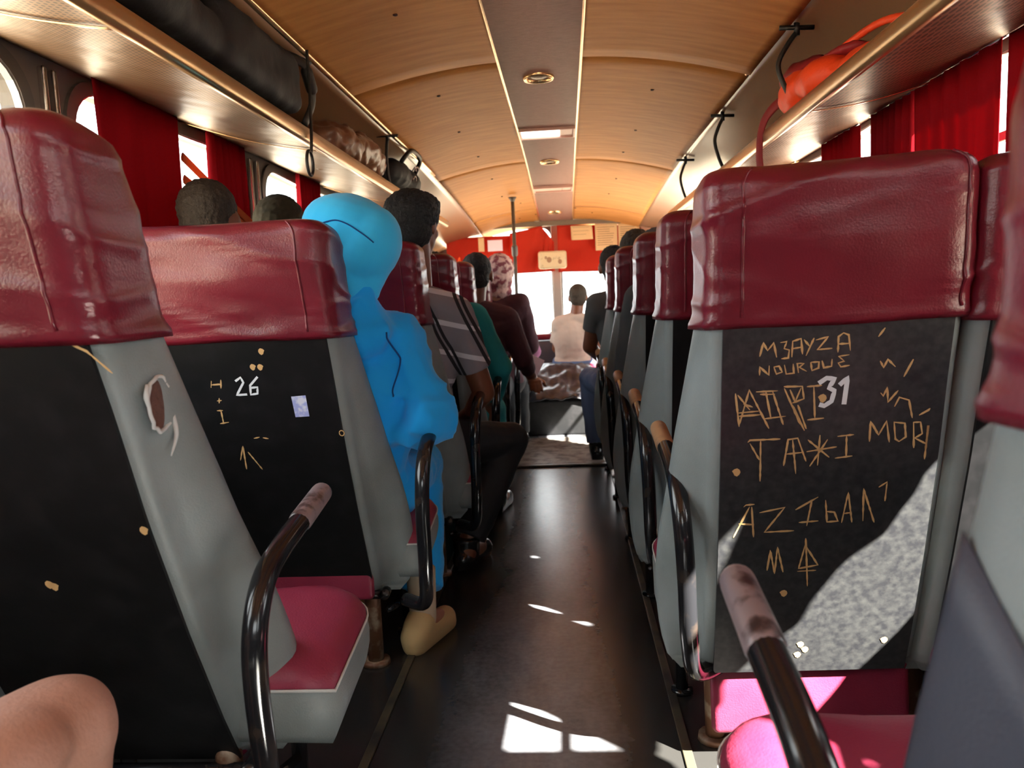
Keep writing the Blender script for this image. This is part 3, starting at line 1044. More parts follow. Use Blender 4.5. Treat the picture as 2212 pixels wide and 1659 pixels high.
# ---------------------------------------------------------------- seats
BZ = [0.22, 0.32, 0.50, 0.70, 0.85, 0.97, 1.10, 1.22, 1.25]
BY = [0.36, 0.31, 0.23, 0.15, 0.10, 0.055, 0.02, 0.0, -0.002]
FZ = [0.20, 0.24, 0.30, 0.37, 0.45, 0.55, 0.70, 0.85, 1.00, 1.12, 1.20, 1.25]
FT = [0.04, 0.09, 0.125, 0.15, 0.16, 0.16, 0.15, 0.155, 0.17, 0.17, 0.14, 0.10]
WZ = [0.22, 0.30, 0.41, 0.52, 0.64, 0.73, 0.86, 1.00]
WF = [0.060, 0.080, 0.088, 0.080, 0.062, 0.050, 0.026, 0.0]
def rear(z, k):
    return k * interp(z, BZ, BY)
def ring_pts(z, k, wd, off=0.0, inset=0.0):
    """outline of the seat back at height z: flat rear, rounded corners, side lobes that swell forward"""
    yr = rear(z, k) - off + inset
    yf = rear(z, k) + interp(z, FZ, FT) + off - inset
    u0, u1 = -off + inset, wd + off - inset
    th = yf - yr
    r = min(0.028, th * 0.45)
    rf = min(0.045, th * 0.5)
    ym = min(yf, max(yr + 0.02, rear(z, k) + min(0.115, th * 0.8)))
    fl = interp(z, WZ, WF)          # the pad spreads towards its front edge lower down
    P = []
    for i in range(13):
        P.append((lerp(u0 + r, u1 - r, i / 12), yr))
    for i in range(1, 5):
        a = PI / 2 * i / 4
        P.append((u1 - r + r * math.sin(a), yr + r - r * math.cos(a)))
    for i in range(1, 7):
        t = i / 6
        P.append((u1 + fl * math.sin(t * PI / 2), lerp(yr + r, yf - rf, t)))
    for i in range(1, 5):
        a = PI / 2 * i / 4
        P.append((u1 + fl - rf + rf * math.cos(a), yf - rf + rf * math.sin(a)))
    P.append((u1 - 0.055, yf - 0.008))
    for i in range(7):
        P.append((lerp(u1 - 0.115, u0 + 0.115, i / 6), ym))
    P.append((u0 + 0.055, yf - 0.008))
    for i in range(4):
        a = PI / 2 * i / 4
        P.append((u0 - fl + rf - rf * math.sin(a), yf - rf + rf * math.cos(a)))
    for i in range(7):
        t = 1 - i / 6
        P.append((u0 - fl * math.sin(t * PI / 2), lerp(yr + r, yf - rf, t)))
    for i in range(1, 4):
        a = PI / 2 * i / 4
        P.append((u0 + r - r * math.cos(a), yr + r - r * math.sin(a)))
    return P

def back_bm(s, k, wd):
    bm = bmesh.new()
    rings = []
    for i in range(6):
        a = PI / 2 * i / 5
        rings.append([bm.verts.new((s * u, y, 0.22 + 0.03 * (1 - math.sin(a)) * 0 + 0.03 * math.sin(a) - 0.0)) for u, y in ring_pts(0.22 + 0.03 * math.sin(a), k, wd, 0, 0.02 * (1 - math.sin(a)))])
    for i in range(1, 26):
        z = 0.25 + 0.90 * i / 25
        rings.append([bm.verts.new((s * u, y, z)) for u, y in ring_pts(z, k, wd)])
    bridge(bm, rings)
    return bm

def cover_bm(s, k, wd, seed, ztop=1.228, hem=0.955, wr=1.0, seams=None):
    bm = bmesh.new()
    rings = []
    lv = []
    lv.append((hem + 0.004, 0.002))
    lv.append((hem - 0.002, 0.008))
    lv.append((hem + 0.008, 0.0105))
    lv.append((hem + 0.017, 0.0085))
    lv.append((hem + 0.026, 0.007))
    for i in range(1, 46):
        lv.append((lerp(hem + 0.026, ztop - 0.038, i / 45), 0.007))
    for i in range(1, 9):
        a = PI / 2 * i / 8
        lv.append((ztop - 0.038 + 0.038 * math.sin(a), 0.007 - 0.050 * (1 - math.cos(a))))
    for (z, o) in lv:
        pts = ring_pts(min(z, 1.22), k, wd, max(o, 0), max(-o, 0))
        n = len(pts)
        cu, cv = sum(p[0] for p in pts) / n, sum(p[1] for p in pts) / n
        t = (z - hem) / (ztop - hem)
        rr = []
        for j, (u, y) in enumerate(pts):
            d = Vector((u - cu, y - cv))
            d = d.normalized() if d.length > 1e-6 else d
            if j < 13:
                d = Vector((0, -1))
            h = 0.0
            # folds pulled from corner to corner, slack near the hem
            h += 0.0050 * noise.noise((u * 1.6 + seed * 3.7, y * 3, z * 8 + u * 3)) * (0.5 + 0.8 * math.sin(PI * min(1, max(0, t))))
            q = noise.noise((u * 1.2 + seed, y * 2.5 + seed * 2, z * 11 - u * 4))
            h += 0.0050 * max(0.0, 1 - abs(q) * 6) ** 1.3
            q = noise.noise((u * 2.6 + seed * 5, y * 3 + 7, z * 9 + u * 6 + seed))
            h += 0.0025 * max(0.0, 1 - abs(q) * 8)
            h += 0.0016 * noise.noise((u * 6 + seed, y * 9, z * 30 - u * 8 + seed))
            h *= 1.0 if j < 13 else 0.55
            if 11 <= j <= 13 or j == 0 or j == n - 1:
                h += 0.0030
            rr.append(bm.verts.new((s * (u + d.x * h * wr), y + d.y * h * wr, z + 0.005 * noise.noise((u * 4, y * 4, seed)) * (t > 0.9) + 0.003 * noise.noise((u * 7, y * 7, seed + 4)) * (t < 0.15))))
        rings.append(rr)
        if seams is not None and 4 <= len(rings) and z < ztop - 0.004:
            seams.append((rr[1].co.copy(), rr[12].co.copy()))
    bridge(bm, rings, cap0=False)
    return bm

def panel_pt(s, k, u, z, d):
    return Vector((s * u, rear(z, k) - d, z))

def panel_bm(s, k, wd, zb=0.238):
    bm = bmesh.new()
    f = lambda d: (lambda a, b: panel_pt(s, k, lerp(0.022, wd - 0.022, a), lerp(zb, 0.972, b), d))
    slab(bm, f(0.006), f(-0.002), 6, 24)
    return bm

def cushion_prof(wd, cu=-0.10, yl=0.675):
    """cushion outline in (u, y): square at the back, round at the front corners"""
    u0, u1, y0, y1, r = cu, wd - 0.004, 0.37, yl, 0.085
    P = [(u0, y0), (u0, lerp(y0, y1 - r, 0.33)), (u0, lerp(y0, y1 - r, 0.66))]
    for i in range(8):
        a = PI / 2 * i / 7
        P.append((u0 + r - r * math.cos(a), y1 - r + r * math.sin(a)))
    for i in range(1, 6):
        P.append((lerp(u0 + r, u1 - r * 0.5, i / 6), y1))
    for i in range(8):
        a = PI / 2 * i / 7
        P.append((u1 - r * 0.5 + r * 0.5 * math.sin(a), y1 - r * 0.5 + r * 0.5 * math.cos(a)))
    P += [(u1, lerp(y1 - r, y0, 0.5)), (u1, y0)]
    for i in range(1, 8):
        P.append((lerp(u1, u0, i / 8), y0))
    return P
def cushion_rings(bm, s, k, wd, lv, cu0, yl):
    P = cushion_prof(wd, cu0, yl)
    cu = sum(p[0] for p in P) / len(P)
    cy = sum(p[1] for p in P) / len(P)
    rings = []
    for (z, ins) in lv:
        rr = []
        for (u, y) in P:
            d = math.hypot(u - cu, y - cy)
            uu, yy = u + (cu - u) / d * ins, y + (cy - y) / d * ins
            rise = 0.045 * (yy - 0.37) / 0.3
            rr.append(bm.verts.new((s * uu, yy, z + rise - 0.02)))
        rings.append(rr)
    return rings
def cushion_top_bm(s, k, wd, cu0, yl, fb, fo):
    bm = bmesh.new()
    r = cushion_rings(bm, s, k, wd, [(0.378, 0.0), (0.384, 0.001), (0.398, 0.010), (0.412, 0.032), (0.420, 0.065), (0.426, 0.11)], cu0, yl)
    bridge(bm, r, cap0=False)
    # the cover wraps down behind, under the seat back
    box(bm, (s * (wd / 2 + 0.01), rear(0.27, k) + fo, (0.36 + fb) / 2), (wd - 0.02, 0.03, 0.36 - fb), bev=0.014)
    return bm
def cushion_side_bm(s, k, wd, cu0, yl, cb):
    bm = bmesh.new()
    r = cushion_rings(bm, s, k, wd, [(cb, 0.04), (cb + 0.005, 0.015), (cb + 0.022, 0.004), (cb + 0.05, -0.003), (0.35, -0.004), (0.372, 0.0), (0.379, 0.003)], cu0, yl)
    bridge(bm, r, cap1=False)
    return bm
def piping_bm(s, k, wd, cu0, yl):
    bm = bmesh.new()
    r = cushion_rings(bm, s, k, wd, [(0.3755, -0.001), (0.3755, -0.004), (0.3805, -0.004), (0.3805, -0.001)], cu0, yl)
    bridge(bm, r + [r[0]], cap0=False, cap1=False)
    return bm

def arm_parts(root, s, k, tip, a):
    bm = bmesh.new()
    tube(bm, [(s * a, 0.40, 0.690), (s * a, 0.27, 0.668), (s * a, 0.205, 0.640), (s * (a + 0.002), 0.168, 0.575), (s * (a + 0.006), 0.170, 0.48), (s * (a + 0.012), 0.20, 0.33), (s * (a + 0.03), 0.25, 0.235), (s * (a + 0.09), 0.30, 0.225)],
         [0.0185] * 8, seg=16)
    arm = obj('armrest', bm, M['black'], root)
    bm = bmesh.new()
    capsule(bm, (s * a, 0.385, 0.688), 0.020, (s * a, 0.505, 0.708), 0.0195, seg=18)
    obj('grip', bm, M[tip], arm)
    return arm

def frame_parts(root, s, k, wd, leg):
    bm = bmesh.new()
    tube(bm, [(s * 0.0, 0.36, 0.215), (s * 0.0, 0.52, 0.228), (s * 0.0, 0.66, 0.255)], 0.014, seg=10)
    tube(bm, [(s * (wd - 0.03), 0.36, 0.215), (s * (wd - 0.03), 0.66, 0.255)], 0.014, seg=10, n=1)
    tube(bm, [(s * 0.0, 0.64, 0.25), (s * (wd - 0.03), 0.64, 0.25)], 0.012, seg=10, n=1)
    tube(bm, [(s * 0.0, 0.38, 0.212), (s * (wd - 0.03), 0.38, 0.212)], 0.014, seg=10, n=1)
    tube(bm, [(s * 0.0, 0.62, 0.10), (s * 0.0, 0.40, 0.16)], 0.010, seg=8, n=1)
    obj('frame', bm, M['black'], root)
    for (u, y, r, m) in ((0.045, 0.40, 0.023, leg), (0.0, 0.62, 0.016, 'black'), (wd - 0.045, 0.40, 0.02, leg), (wd - 0.03, 0.62, 0.016, 'black')):
        bm = bmesh.new()
        capsule(bm, (s * u, y, 0.0), r, (s * u, y, 0.232 if r > 0.018 else 0.25), r, flat0=True)
        capsule(bm, (s * u, y, 0.0), r * 1.8, (s * u, y, 0.012), r * 1.7, flat0=True, flat1=True)
        obj('leg', bm, M[m], root)

def bus_seat(s, k, wd, loc, label, group, seed=1, tip='worn', leg='rust', board='board', arm=True, wr=1.0, aa=-0.122, cu0=-0.10, yl=0.675, zb=0.275, fb=0.215, cb=0.275, fo=0.0, hem=0.955):
    t = thing('bus_seat', label, 'seat', loc, 0, group)
    obj('backrest', back_bm(s, k, wd), M['grey'], t)
    sm = []
    cv = obj('headrest_cover', cover_bm(s, k, wd, seed, wr=wr, hem=hem, seams=sm), M['maroon'], t)
    for q in (0, 1):
        bm = bmesh.new()
        tube(bm, [p[q] + Vector((0, -0.0005, 0)) for p in sm], 0.0026, seg=6, n=1)
        obj('seam', bm, M['maroon'], cv)
    sharp(obj('back_panel', panel_bm(s, k, wd, zb), M[board], t), 50)
    obj('cushion', cushion_top_bm(s, k, wd, cu0, yl, fb, fo), M['cushion'], t)
    obj('cushion_side', cushion_side_bm(s, k, wd, cu0, yl, cb), M['grey'], t)
    obj('piping', piping_bm(s, k, wd, cu0, yl), M['torn'], t)
    if arm:
        arm_parts(t, s, k, tip, aa)
    frame_parts(t, s, k, wd, leg)
    return t

def child(t, name):
    for c in t.children:
        if c.name.split('.')[0] == name:
            return c

def strokes(t, name, data, s, k, wdt, m, lift=0.0068, taper=True, jitter=True):
    """scratches: narrow raised-edge ribbons lying on the panel, width wdt (m)"""
    p = child(t, 'back_panel')
    bm = bmesh.new()
    rnd = random.Random(5)
    for st in data:
        if len(st) == 1:
            u, z = st[0][0] / 1000, st[0][1] / 1000
            rr = wdt * (0.9 + rnd.random())
            vs_ = []
            for q in range(9):
                a = 2 * PI * q / 9
                q_ = rr * (0.75 + 0.5 * rnd.random())
                vs_.append(bm.verts.new(panel_pt(s, k, u + q_ * math.cos(a), z + q_ * math.sin(a), lift)))
            bm.faces.new(vs_)
            continue
        pts = []
        for a, b in zip(st, st[1:]):
            L = math.hypot(b[0] - a[0], b[1] - a[1])
            n_ = max(1, int(L / 6))
            for i in range(n_):
                pts.append((min(lerp(a[0], b[0], i / n_) / 1000, 0.386 if s > 0 else 9), lerp(a[1], b[1], i / n_) / 1000))
        pts.append((min(st[-1][0] / 1000, 0.386 if s > 0 else 9), st[-1][1] / 1000))
        prev = None
        m_ = len(pts)
        for i, (u, z) in enumerate(pts):
            a, b = pts[max(i - 1, 0)], pts[min(i + 1, m_ - 1)]
            tx, tz = b[0] - a[0], b[1] - a[1]
            l = math.hypot(tx, tz) or 1
            hw = wdt * 0.5 * ((0.65 + 0.7 * rnd.random()) if jitter else 1.0)
            if taper and i in (0, m_ - 1):
                hw *= 0.4
            nx, nz = -tz / l * hw, tx / l * hw
            pr = (bm.verts.new(panel_pt(s, k, u + nx, z + nz, lift)), bm.verts.new(panel_pt(s, k, u - nx, z - nz, lift)))
            if prev:
                bm.faces.new((prev[0], prev[1], pr[1], pr[0]))
            prev = pr
    return obj(name, bm, M[m], p, False)

GSL, GSR = 'grey and maroon seats left of the gangway', 'grey and maroon seats right of the gangway'
WD = 0.40
G31 = [[(86,903),(91,927),(99,913),(109,926),(115,900)],[(120,926),(131,927),(127,915),(136,912),(135,898),(123,897)],[(141,899),(141,927),(155,931),(159,903)],[(141,914),(158,916)],[(160,929),(170,917)],[(177,931),(165,900)],[(180,927),(201,932),(184,910),(209,911)],[(219,903),(218,931),(226,937),(235,933),(240,905)],[(218,918),(238,918)],[(87,869),(87,884),(103,869),(103,886)],[(111,883),(120,884),(126,873),(116,870),(111,883)],[(129,886),(133,869),(146,870),(144,887)],[(154,870),(151,887),(163,887),(155,880),(168,872)],[(174,888),(177,873),(188,877),(188,888),(174,888)],[(193,890),(197,877),(210,879),(210,892)],[(239,898),(221,896),(231,887),(221,884),(226,877),(241,879)],[(46,838),(54,775)],[(54,778),(70,843),(107,769)],[(52,795),(91,796)],[(50,801),(88,803)],[(60,818),(77,811)],[(50,835),(72,806)],[(82,839),(120,839)],[(99,839),(110,787)],[(111,838),(132,775)],[(99,788),(136,791)],[(89,834),(115,833)],[(131,843),(162,774)],[(130,846),(162,845),(166,822),(146,815)],[(141,840),(151,817),(160,842)],[(156,811),(173,765)],[(146,812),(170,762)],[(170,844),(196,845)],[(182,844),(187,785)],[(174,782),(203,784)],[(298,826),(303,820),(309,835),(312,808),(328,829)],[(324,799),(331,816),(348,810),(357,776)],[(368,781),(389,793)],[(285,927),(295,942)],[(335,853),(348,884)],[(292,884),(299,872),(305,886),(319,872)],[(286,735),(285,774),(301,747),(313,773),(321,732)],[(326,771),(331,738),(338,733),(349,741),(345,767),(326,770)],[(365,719),(360,768),(372,768),(377,746),(365,738),(386,726),(389,696)],[(400,716),(400,758),(414,761),(418,725)],[(401,740),(416,741)],[(434,715),(423,759),(454,754)],[(70,744),(74,748),(128,748)],[(93,747),(95,666)],[(74,742),(92,709)],[(136,695),(142,746),(159,748),(176,702)],[(140,718),(169,720)],[(150,745),(159,678)],[(177,744),(217,708)],[(212,743),(183,692)],[(198,752),(197,693)],[(176,721),(229,728)],[(229,748),(258,750)],[(245,748),(247,707)],[(227,706),(258,709)],[(163,604),(203,629)],[(192,623),(186,569)],[(171,577),(207,579)],[(217,622),(223,576),(243,577),(235,596),(221,598)],[(250,573),(257,636),(269,573)],[(251,592),(266,594)],[(289,575),(284,642),(310,571)],[(311,644),(325,654),(325,615)],[(67,614),(71,618),(87,619)],[(97,601),(143,610),(108,559),(163,560)],[(50,550),(78,614)],[(88,549),(82,614)],[(59,579),(88,576)],[(117,474),(121,519),(132,466),(134,526),(148,469)],[(186,543),(197,435)],[(177,476),(186,528),(213,483),(176,476)],[(175,470),(211,471)]]
N31 = [[(190,849),(203,858),(217,856),(208,840),(218,834),(214,815),(202,807),(193,810)],[(226,844),(239,857),(236,808)]]
D31 = [[(152,420)],[(190,268)],[(194,294)],[(204,281)],[(359,300)],[(43,425)],[(51,686)],[(198,821)]]
G26 = [[(324,851),(298,852)],[(321,861),(326,844)],[(297,863),(302,841)],[(319,810),(307,811)],[(312,817),(315,804)],[(325,785),(310,785)],[(315,785),(316,752)],[(325,751),(302,754)],[(281,690),(287,625)],[(281,690),(297,650)],[(272,673),(246,623)],[(248,709),(233,712)],[(225,710),(211,707)]]
N26 = [[(262,858),(247,867),(243,854),(266,823),(240,824)],[(205,867),(228,846),(231,823),(214,825),(211,841),(228,840)]]
D26 = [[(182,928)],[(211,891)],[(193,890)],[(24,724)]]
STK = [[(133,814),(97,816),(97,762),(132,761)]]
GA = [[(83,972),(52,959),(24,943),(0,914)],[(31,1005),(20,1008)],[(32,973),(22,976)]]

# left row nearest the camera: torn hole in its side
sA = bus_seat(-1, 1.12, WD, (-0.545, 0.905, 0), 'nearest left grey seat with a torn hole in its side', GSL, seed=2.0, aa=-0.122, cu0=-0.165, zb=0.225, fo=0.05)
sA.scale = (1, 1, 1.04)
child(sA, 'armrest').scale = (1, 1, 0.93)
for q in GA:
    strokes(sA, 'scratch', [q], -1, 1.12, 0.003, 'scratch')
for q in ([(28, 690)], [(206, 603)], [(199, 599)]):
    strokes(sA, 'paint_chip', [q], -1, 1.12, 0.004, 'scratch')
hz = 0.865
hy = rear(hz, 1.12)
bm = bmesh.new()
ell(bm, (0, 0, 0), (0.004, 0.030, 0.034))
hole = obj('torn_hole', bm, M['foam'], child(sA, 'backrest'))
hole.location = (0.012, hy + 0.055, hz)
hole['label'] = 'brown foam showing through the torn hole'
bm = bmesh.new()
rnd = random.Random(3)
ringp = []
for i in range(29):
    a = 2 * PI * i / 28
    rr = 1.0 + 0.14 * (rnd.random() - 0.5)
    ringp.append((0.014 + 0.003 * rnd.random(), hy + 0.055 + 0.031 * rr * math.cos(a), hz + 0.036 * rr * math.sin(a)))
ringp[-1] = ringp[0]
tube(bm, ringp, 0.0028, seg=6, n=2)
tube(bm, [(0.018, hy + 0.082, hz - 0.018), (0.024, hy + 0.076, hz - 0.045), (0.022, hy + 0.060, hz - 0.072)], [0.004, 0.0035, 0.001], seg=6)
tube(bm, [(0.014, hy + 0.028, hz + 0.028), (0.017, hy + 0.018, hz + 0.012), (0.015, hy + 0.030, hz - 0.012)], [0.003, 0.004, 0.001], seg=6)
obj('torn_edge', bm, M['torn'], child(sA, 'backrest'))

# second left row, number 26
sB = bus_seat(-1, 1.0, 0.52, (-0.50, 1.77, 0), 'left seat numbered 26 with a blue sticker on its black back', GSL, seed=5.3, tip='black', wr=1.7, aa=-0.165, cu0=-0.12)
for a_, b_ in ((0, 3), (3, 5), (5, 8), (8, 11), (11, 12), (12, 13)):
    strokes(sB, 'graffiti', G26[a_:b_], -1, 1.0, 0.0034, 'scratch')
strokes(sB, 'seat_number', N26, -1, 1.0, 0.0055, 'paintwhite', 0.0074, False, False)
for q in D26[:3]:
    strokes(sB, 'paint_chip', [q], -1, 1.0, 0.0045, 'scratch')
pb = child(sB, 'back_panel')
bm = bmesh.new()
fs = [bm.faces.new([bm.verts.new(panel_pt(-1, 1.0, u / 1000, z / 1000, 0.0070)) for u, z in STK[0]])]
stk = obj('sticker', bm, M['sticker'], pb, False)
stk['label'] = 'small blue and white sticker'
bm = bmesh.new()
for q in range(16):
    a = 2 * PI * q / 16
tube(bm, [panel_pt(-1, 1.0, 0.024 + 0.006 * math.cos(2 * PI * q / 14), 0.715 + 0.007 * math.sin(2 * PI * q / 14), 0.0068) for q in range(15)], 0.0014, seg=6, n=1)
obj('eyelet', bm, M['scratch'], pb)

# first right row in full view, number 31
K31 = 0.75
s31 = bus_seat(1, K31, 0.432, (0.300, 1.36, 0), 'right seat numbered 31 with scratched graffiti over its black back', GSR, seed=9.1, board='board_worn', tip='tan', wr=1.7, aa=-0.045, cu0=-0.06, zb=0.225, fb=0.075, cb=0.215, fo=0.045)
for a_, b_ in ((0, 9), (9, 16), (16, 35), (35, 37), (37, 38), (38, 39), (39, 40), (40, 41), (41, 47), (47, 60), (60, 73), (73, 74), (74, 77)):
    strokes(s31, 'graffiti', G31[a_:b_], 1, K31, 0.0032, 'scratch')
strokes(s31, 'seat_number', N31, 1, K31, 0.0085, 'paintwhite', 0.0074, False, False)
for q in D31:
    strokes(s31, 'paint_chip', [q], 1, K31, 0.0045, 'scratch')
s31.rotation_euler = (0, R(-0.8), 0)

# the seat at the right edge of the picture
KR0 = 0.35
sR0 = bus_seat(1, KR0, WD, (0.308, 0.34, 0), 'blurred grey seat at the right edge with a lilac armrest end', GSR, seed=3.3, tip='worn', aa=-0.095, cu0=-0.09, yl=0.74, hem=0.938)
bm = bmesh.new()  # darker sheet standing in for shade on the bulging lower side
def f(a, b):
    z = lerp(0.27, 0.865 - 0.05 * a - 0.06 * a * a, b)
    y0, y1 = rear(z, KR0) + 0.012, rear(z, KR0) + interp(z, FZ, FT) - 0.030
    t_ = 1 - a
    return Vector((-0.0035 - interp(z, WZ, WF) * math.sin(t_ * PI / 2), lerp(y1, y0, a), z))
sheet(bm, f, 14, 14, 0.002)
sp = obj('side_shade', bm, M['greyshade'], child(sR0, 'backrest'))
sp['label'] = 'shade painted on the lower side'

# the rows beyond, repeated from these
def again(src, loc, label, group, rz=0.0, tip=None):
    c = copy_tree(src)
    for ch in list(c.children):
        pass
    c.location = loc
    c.rotation_euler = (0, 0, rz)
    tag(c, label, 'seat', group)
    return c
plainL = bus_seat(-1, 1.0, WD, (-0.425, 2.50, 0), 'left seat behind the dark haired man in the plaid shirt', GSL, seed=6.6, tip='black', aa=-0.14)
again(plainL, (-0.415, 3.20, 0), 'left seat just ahead of the plaid shirted man, beside the teal sleeve', GSL)
again(plainL, (-0.42, 3.90, 0), 'fourth left seat back seen edge on, before the person in plum', GSL, 0.01)
again(plainL, (-0.41, 4.60, 0), 'left seat just before the pink floral scarf', GSL, -0.01)
again(plainL, (-0.41, 5.30, 0), 'farthest left seat beside the thin grab pole', GSL)
plainR = bus_seat(1, K31, WD, (0.290, 2.03, 0), 'right seat directly ahead of the one numbered 31', GSR, seed=4.2, tip='tan', aa=-0.045, cu0=-0.06, cb=0.215)
again(plainR, (0.285, 2.68, 0), 'third right seat counted from the one numbered 31, dark against the light', GSR, 0.01)
again(plainR, (0.262, 3.38, 0), 'fourth right seat counted from the one numbered 31', GSR, -0.008)
again(plainR, (0.258, 4.06, 0), 'right seat just behind the man in the charcoal shirt', GSR)
# window seats
GW = 'window seats beside the right wall'
winR = bus_seat(1, K31, WD, (0.700, 0.22, 0), 'window seat beside the blurred seat at the right edge', GW, seed=7.7, arm=False)
again(winR, (0.725, 1.34, 0), 'window seat right of the seat numbered 31', GW)
again(winR, (0.700, 2.03, 0), 'window seat one row ahead of the seat numbered 31', GW)
again(winR, (0.700, 2.68, 0), 'window seat two rows ahead of the seat numbered 31', GW)
again(winR, (0.695, 3.38, 0), 'window seat three rows ahead of the seat numbered 31', GW)
GWL = 'window seats beside the left wall'
winL2 = bus_seat(-1, 1.0, 0.34, (-0.832, 2.50, 0), 'window seat left of the dark haired man in plaid', GWL, seed=1.8, arm=False)
again(winL2, (-0.832, 3.20, 0), 'window seat in the row of the teal sleeve', GWL)
again(winL2, (-0.832, 3.90, 0), 'window seat in the row of the plum knit', GWL)
again(winL2, (-0.832, 4.60, 0), 'window seat in the row of the pink floral scarf', GWL)
# ---------------------------------------------------------------- bags
def soft_bag(name, label, loc, pieces, m, voxel=0.012, disp=(0.03, 0.10), extra=None):
    t = thing(name, label, 'bag', loc)
    bm = bmesh.new()
    for (c, r) in pieces:
        ell(bm, c, r)
    fuse(obj('body', bm, M[m], t), voxel, 3, disp)
    return t

t = thing('duffel_bag', 'big black bag filling the left rack near the camera', 'bag', (-0.90, 1.95, 1.62))
bm = bmesh.new()
box(bm, (0.0, 0.0, 0.075), (0.28, 1.15, 0.115), bev=0.04)
box(bm, (0.03, 0.28, 0.090), (0.25, 0.55, 0.180), bev=0.04)
ell(bm, (0.02, -0.3, 0.085), (0.14, 0.3, 0.07))
fuse(obj('body', bm, M['bagblack'], t), 0.012, 3, (0.02, 0.10))
bm = bmesh.new()
tube(bm, [(0.10, 0.44, 0.17), (0.165, 0.55, 0.15), (0.165, 0.60, 0.06), (0.14, 0.58, -0.02)], 0.016, seg=8, flat=(0.4, 1.0))
tube(bm, [(0.03, 0.36, 0.165), (0.11, 0.48, 0.175), (0.165, 0.58, 0.165)], 0.018, seg=8, flat=(1.0, 0.5))
obj('shoulder_strap', bm, M['strap'], t)
bm = bmesh.new()
capsule(bm, (0.165, 0.56, 0.135), 0.018, (0.168, 0.59, 0.09), 0.018)
obj('buckle', bm, M['strap'], t)

t = soft_bag('plastic_bag', 'brown plastic bundle on the left rack above the blue hood', (-0.89, 3.18, 1.585),
             [((0.0, 0.0, 0.08), (0.15, 0.20, 0.085)), ((0.03, 0.25, 0.085), (0.13, 0.22, 0.09)), ((0.02, 0.45, 0.08), (0.12, 0.14, 0.075))], 'bagbrown', 0.012, (0.05, 0.06))
bm = bmesh.new()
ell(bm, (0.06, 0.60, 0.07), (0.04, 0.05, 0.03))
obj('knot', bm, M['bagbrown'], t)
t = soft_bag('holdall', 'small black holdall on the left rack above the dark haired man', (-0.88, 4.25, 1.60),
             [((0.02, -0.12, 0.085), (0.13, 0.22, 0.085)), ((0.02, 0.15, 0.085), (0.13, 0.2, 0.09)), ((0.03, -0.05, 0.12), (0.09, 0.13, 0.06))], 'bagblack')
bm = bmesh.new()
tube(bm, [(0.12, -0.2, 0.14), (0.165, -0.15, 0.2), (0.165, 0.1, 0.2), (0.12, 0.18, 0.14)], 0.012, seg=8)
obj('handle', bm, M['strap'], t)
bm = bmesh.new()
for (a, b) in ((-0.12, -0.03), (-0.04, 0.03), (-0.10, 0.02)):
    tube(bm, [(0.158, a, 0.09 + b), (0.164, a + 0.05, 0.115 + b), (0.160, a + 0.09, 0.10 + b)], 0.004, seg=6)
obj('emblem', bm, M['worn'], t)

t = soft_bag('red_bag', 'orange red bag with a dark red strap hanging from the right rack', (0.84, 2.42, 1.535),
             [((-0.05, 0.13, 0.075), (0.08, 0.13, 0.07)), ((-0.04, -0.02, 0.07), (0.08, 0.12, 0.06)), ((0.0, -0.2, 0.055), (0.07, 0.18, 0.045)), ((0.02, -0.42, 0.04), (0.05, 0.16, 0.03))], 'bagred', 0.009, (0.02, 0.08))
bm = bmesh.new()
for (c, r) in (((-0.03, 0.16, 0.125), (0.085, 0.14, 0.05)), ((0.01, 0.0, 0.125), (0.07, 0.16, 0.022))):
    ell(bm, c, r)
fuse(obj('flap', bm, M['bagdarkred'], t), 0.008, 2, (0.02, 0.07))
bm = bmesh.new()
tube(bm, [(-0.05, 0.22, 0.10), (-0.10, 0.30, 0.075), (-0.125, 0.36, 0.03), (-0.135, 0.37, -0.06), (-0.13, 0.36, -0.16), (-0.13, 0.36, -0.24)], 0.017, seg=8, flat=(0.25, 1.0))
obj('hanging_strap', bm, M['bagdarkred'], t)
bm = bmesh.new()
tube(bm, [(-0.03, 0.05, 0.13), (0.02, -0.22, 0.15), (0.03, -0.45, 0.10)], 0.010, seg=8)
obj('piping', bm, M['bagred'], t)

# ---------------------------------------------------------------- people
def V(*a):
    return Vector(a)
def head_geo(bm, c, yaw=0.0, pitch=0.0, sc=1.0):
    """cranium, jaw, nose, brow, lips, ears; the face looks along +y turned by yaw"""
    rot = Matrix.Rotation(yaw, 3, 'Z') @ Matrix.Rotation(pitch, 3, 'X')
    c = Vector(c)
    def e(o, r):
        ell(bm, c + rot @ (Vector(o) * sc), tuple(q * sc for q in r), rot)
    e((0, -0.012, 0.022), (0.076, 0.095, 0.090))
    e((0, 0.030, -0.045), (0.058, 0.062, 0.066))
    e((0, 0.062, -0.092), (0.028, 0.026, 0.022))
    e((0, 0.097, -0.022), (0.013, 0.020, 0.017))
    e((0, 0.088, 0.000), (0.009, 0.012, 0.026))
    e((0, 0.078, 0.024), (0.048, 0.020, 0.012))
    e((0, 0.086, -0.056), (0.024, 0.010, 0.008))
    e((0, 0.084, -0.068), (0.021, 0.010, 0.008))
    for s in (-1, 1):
        e((s * 0.031, 0.078, 0.004), (0.015, 0.012, 0.010))
        e((s * 0.079, -0.008, -0.008), (0.010, 0.022, 0.034))
        e((s * 0.040, 0.058, -0.030), (0.022, 0.022, 0.022))

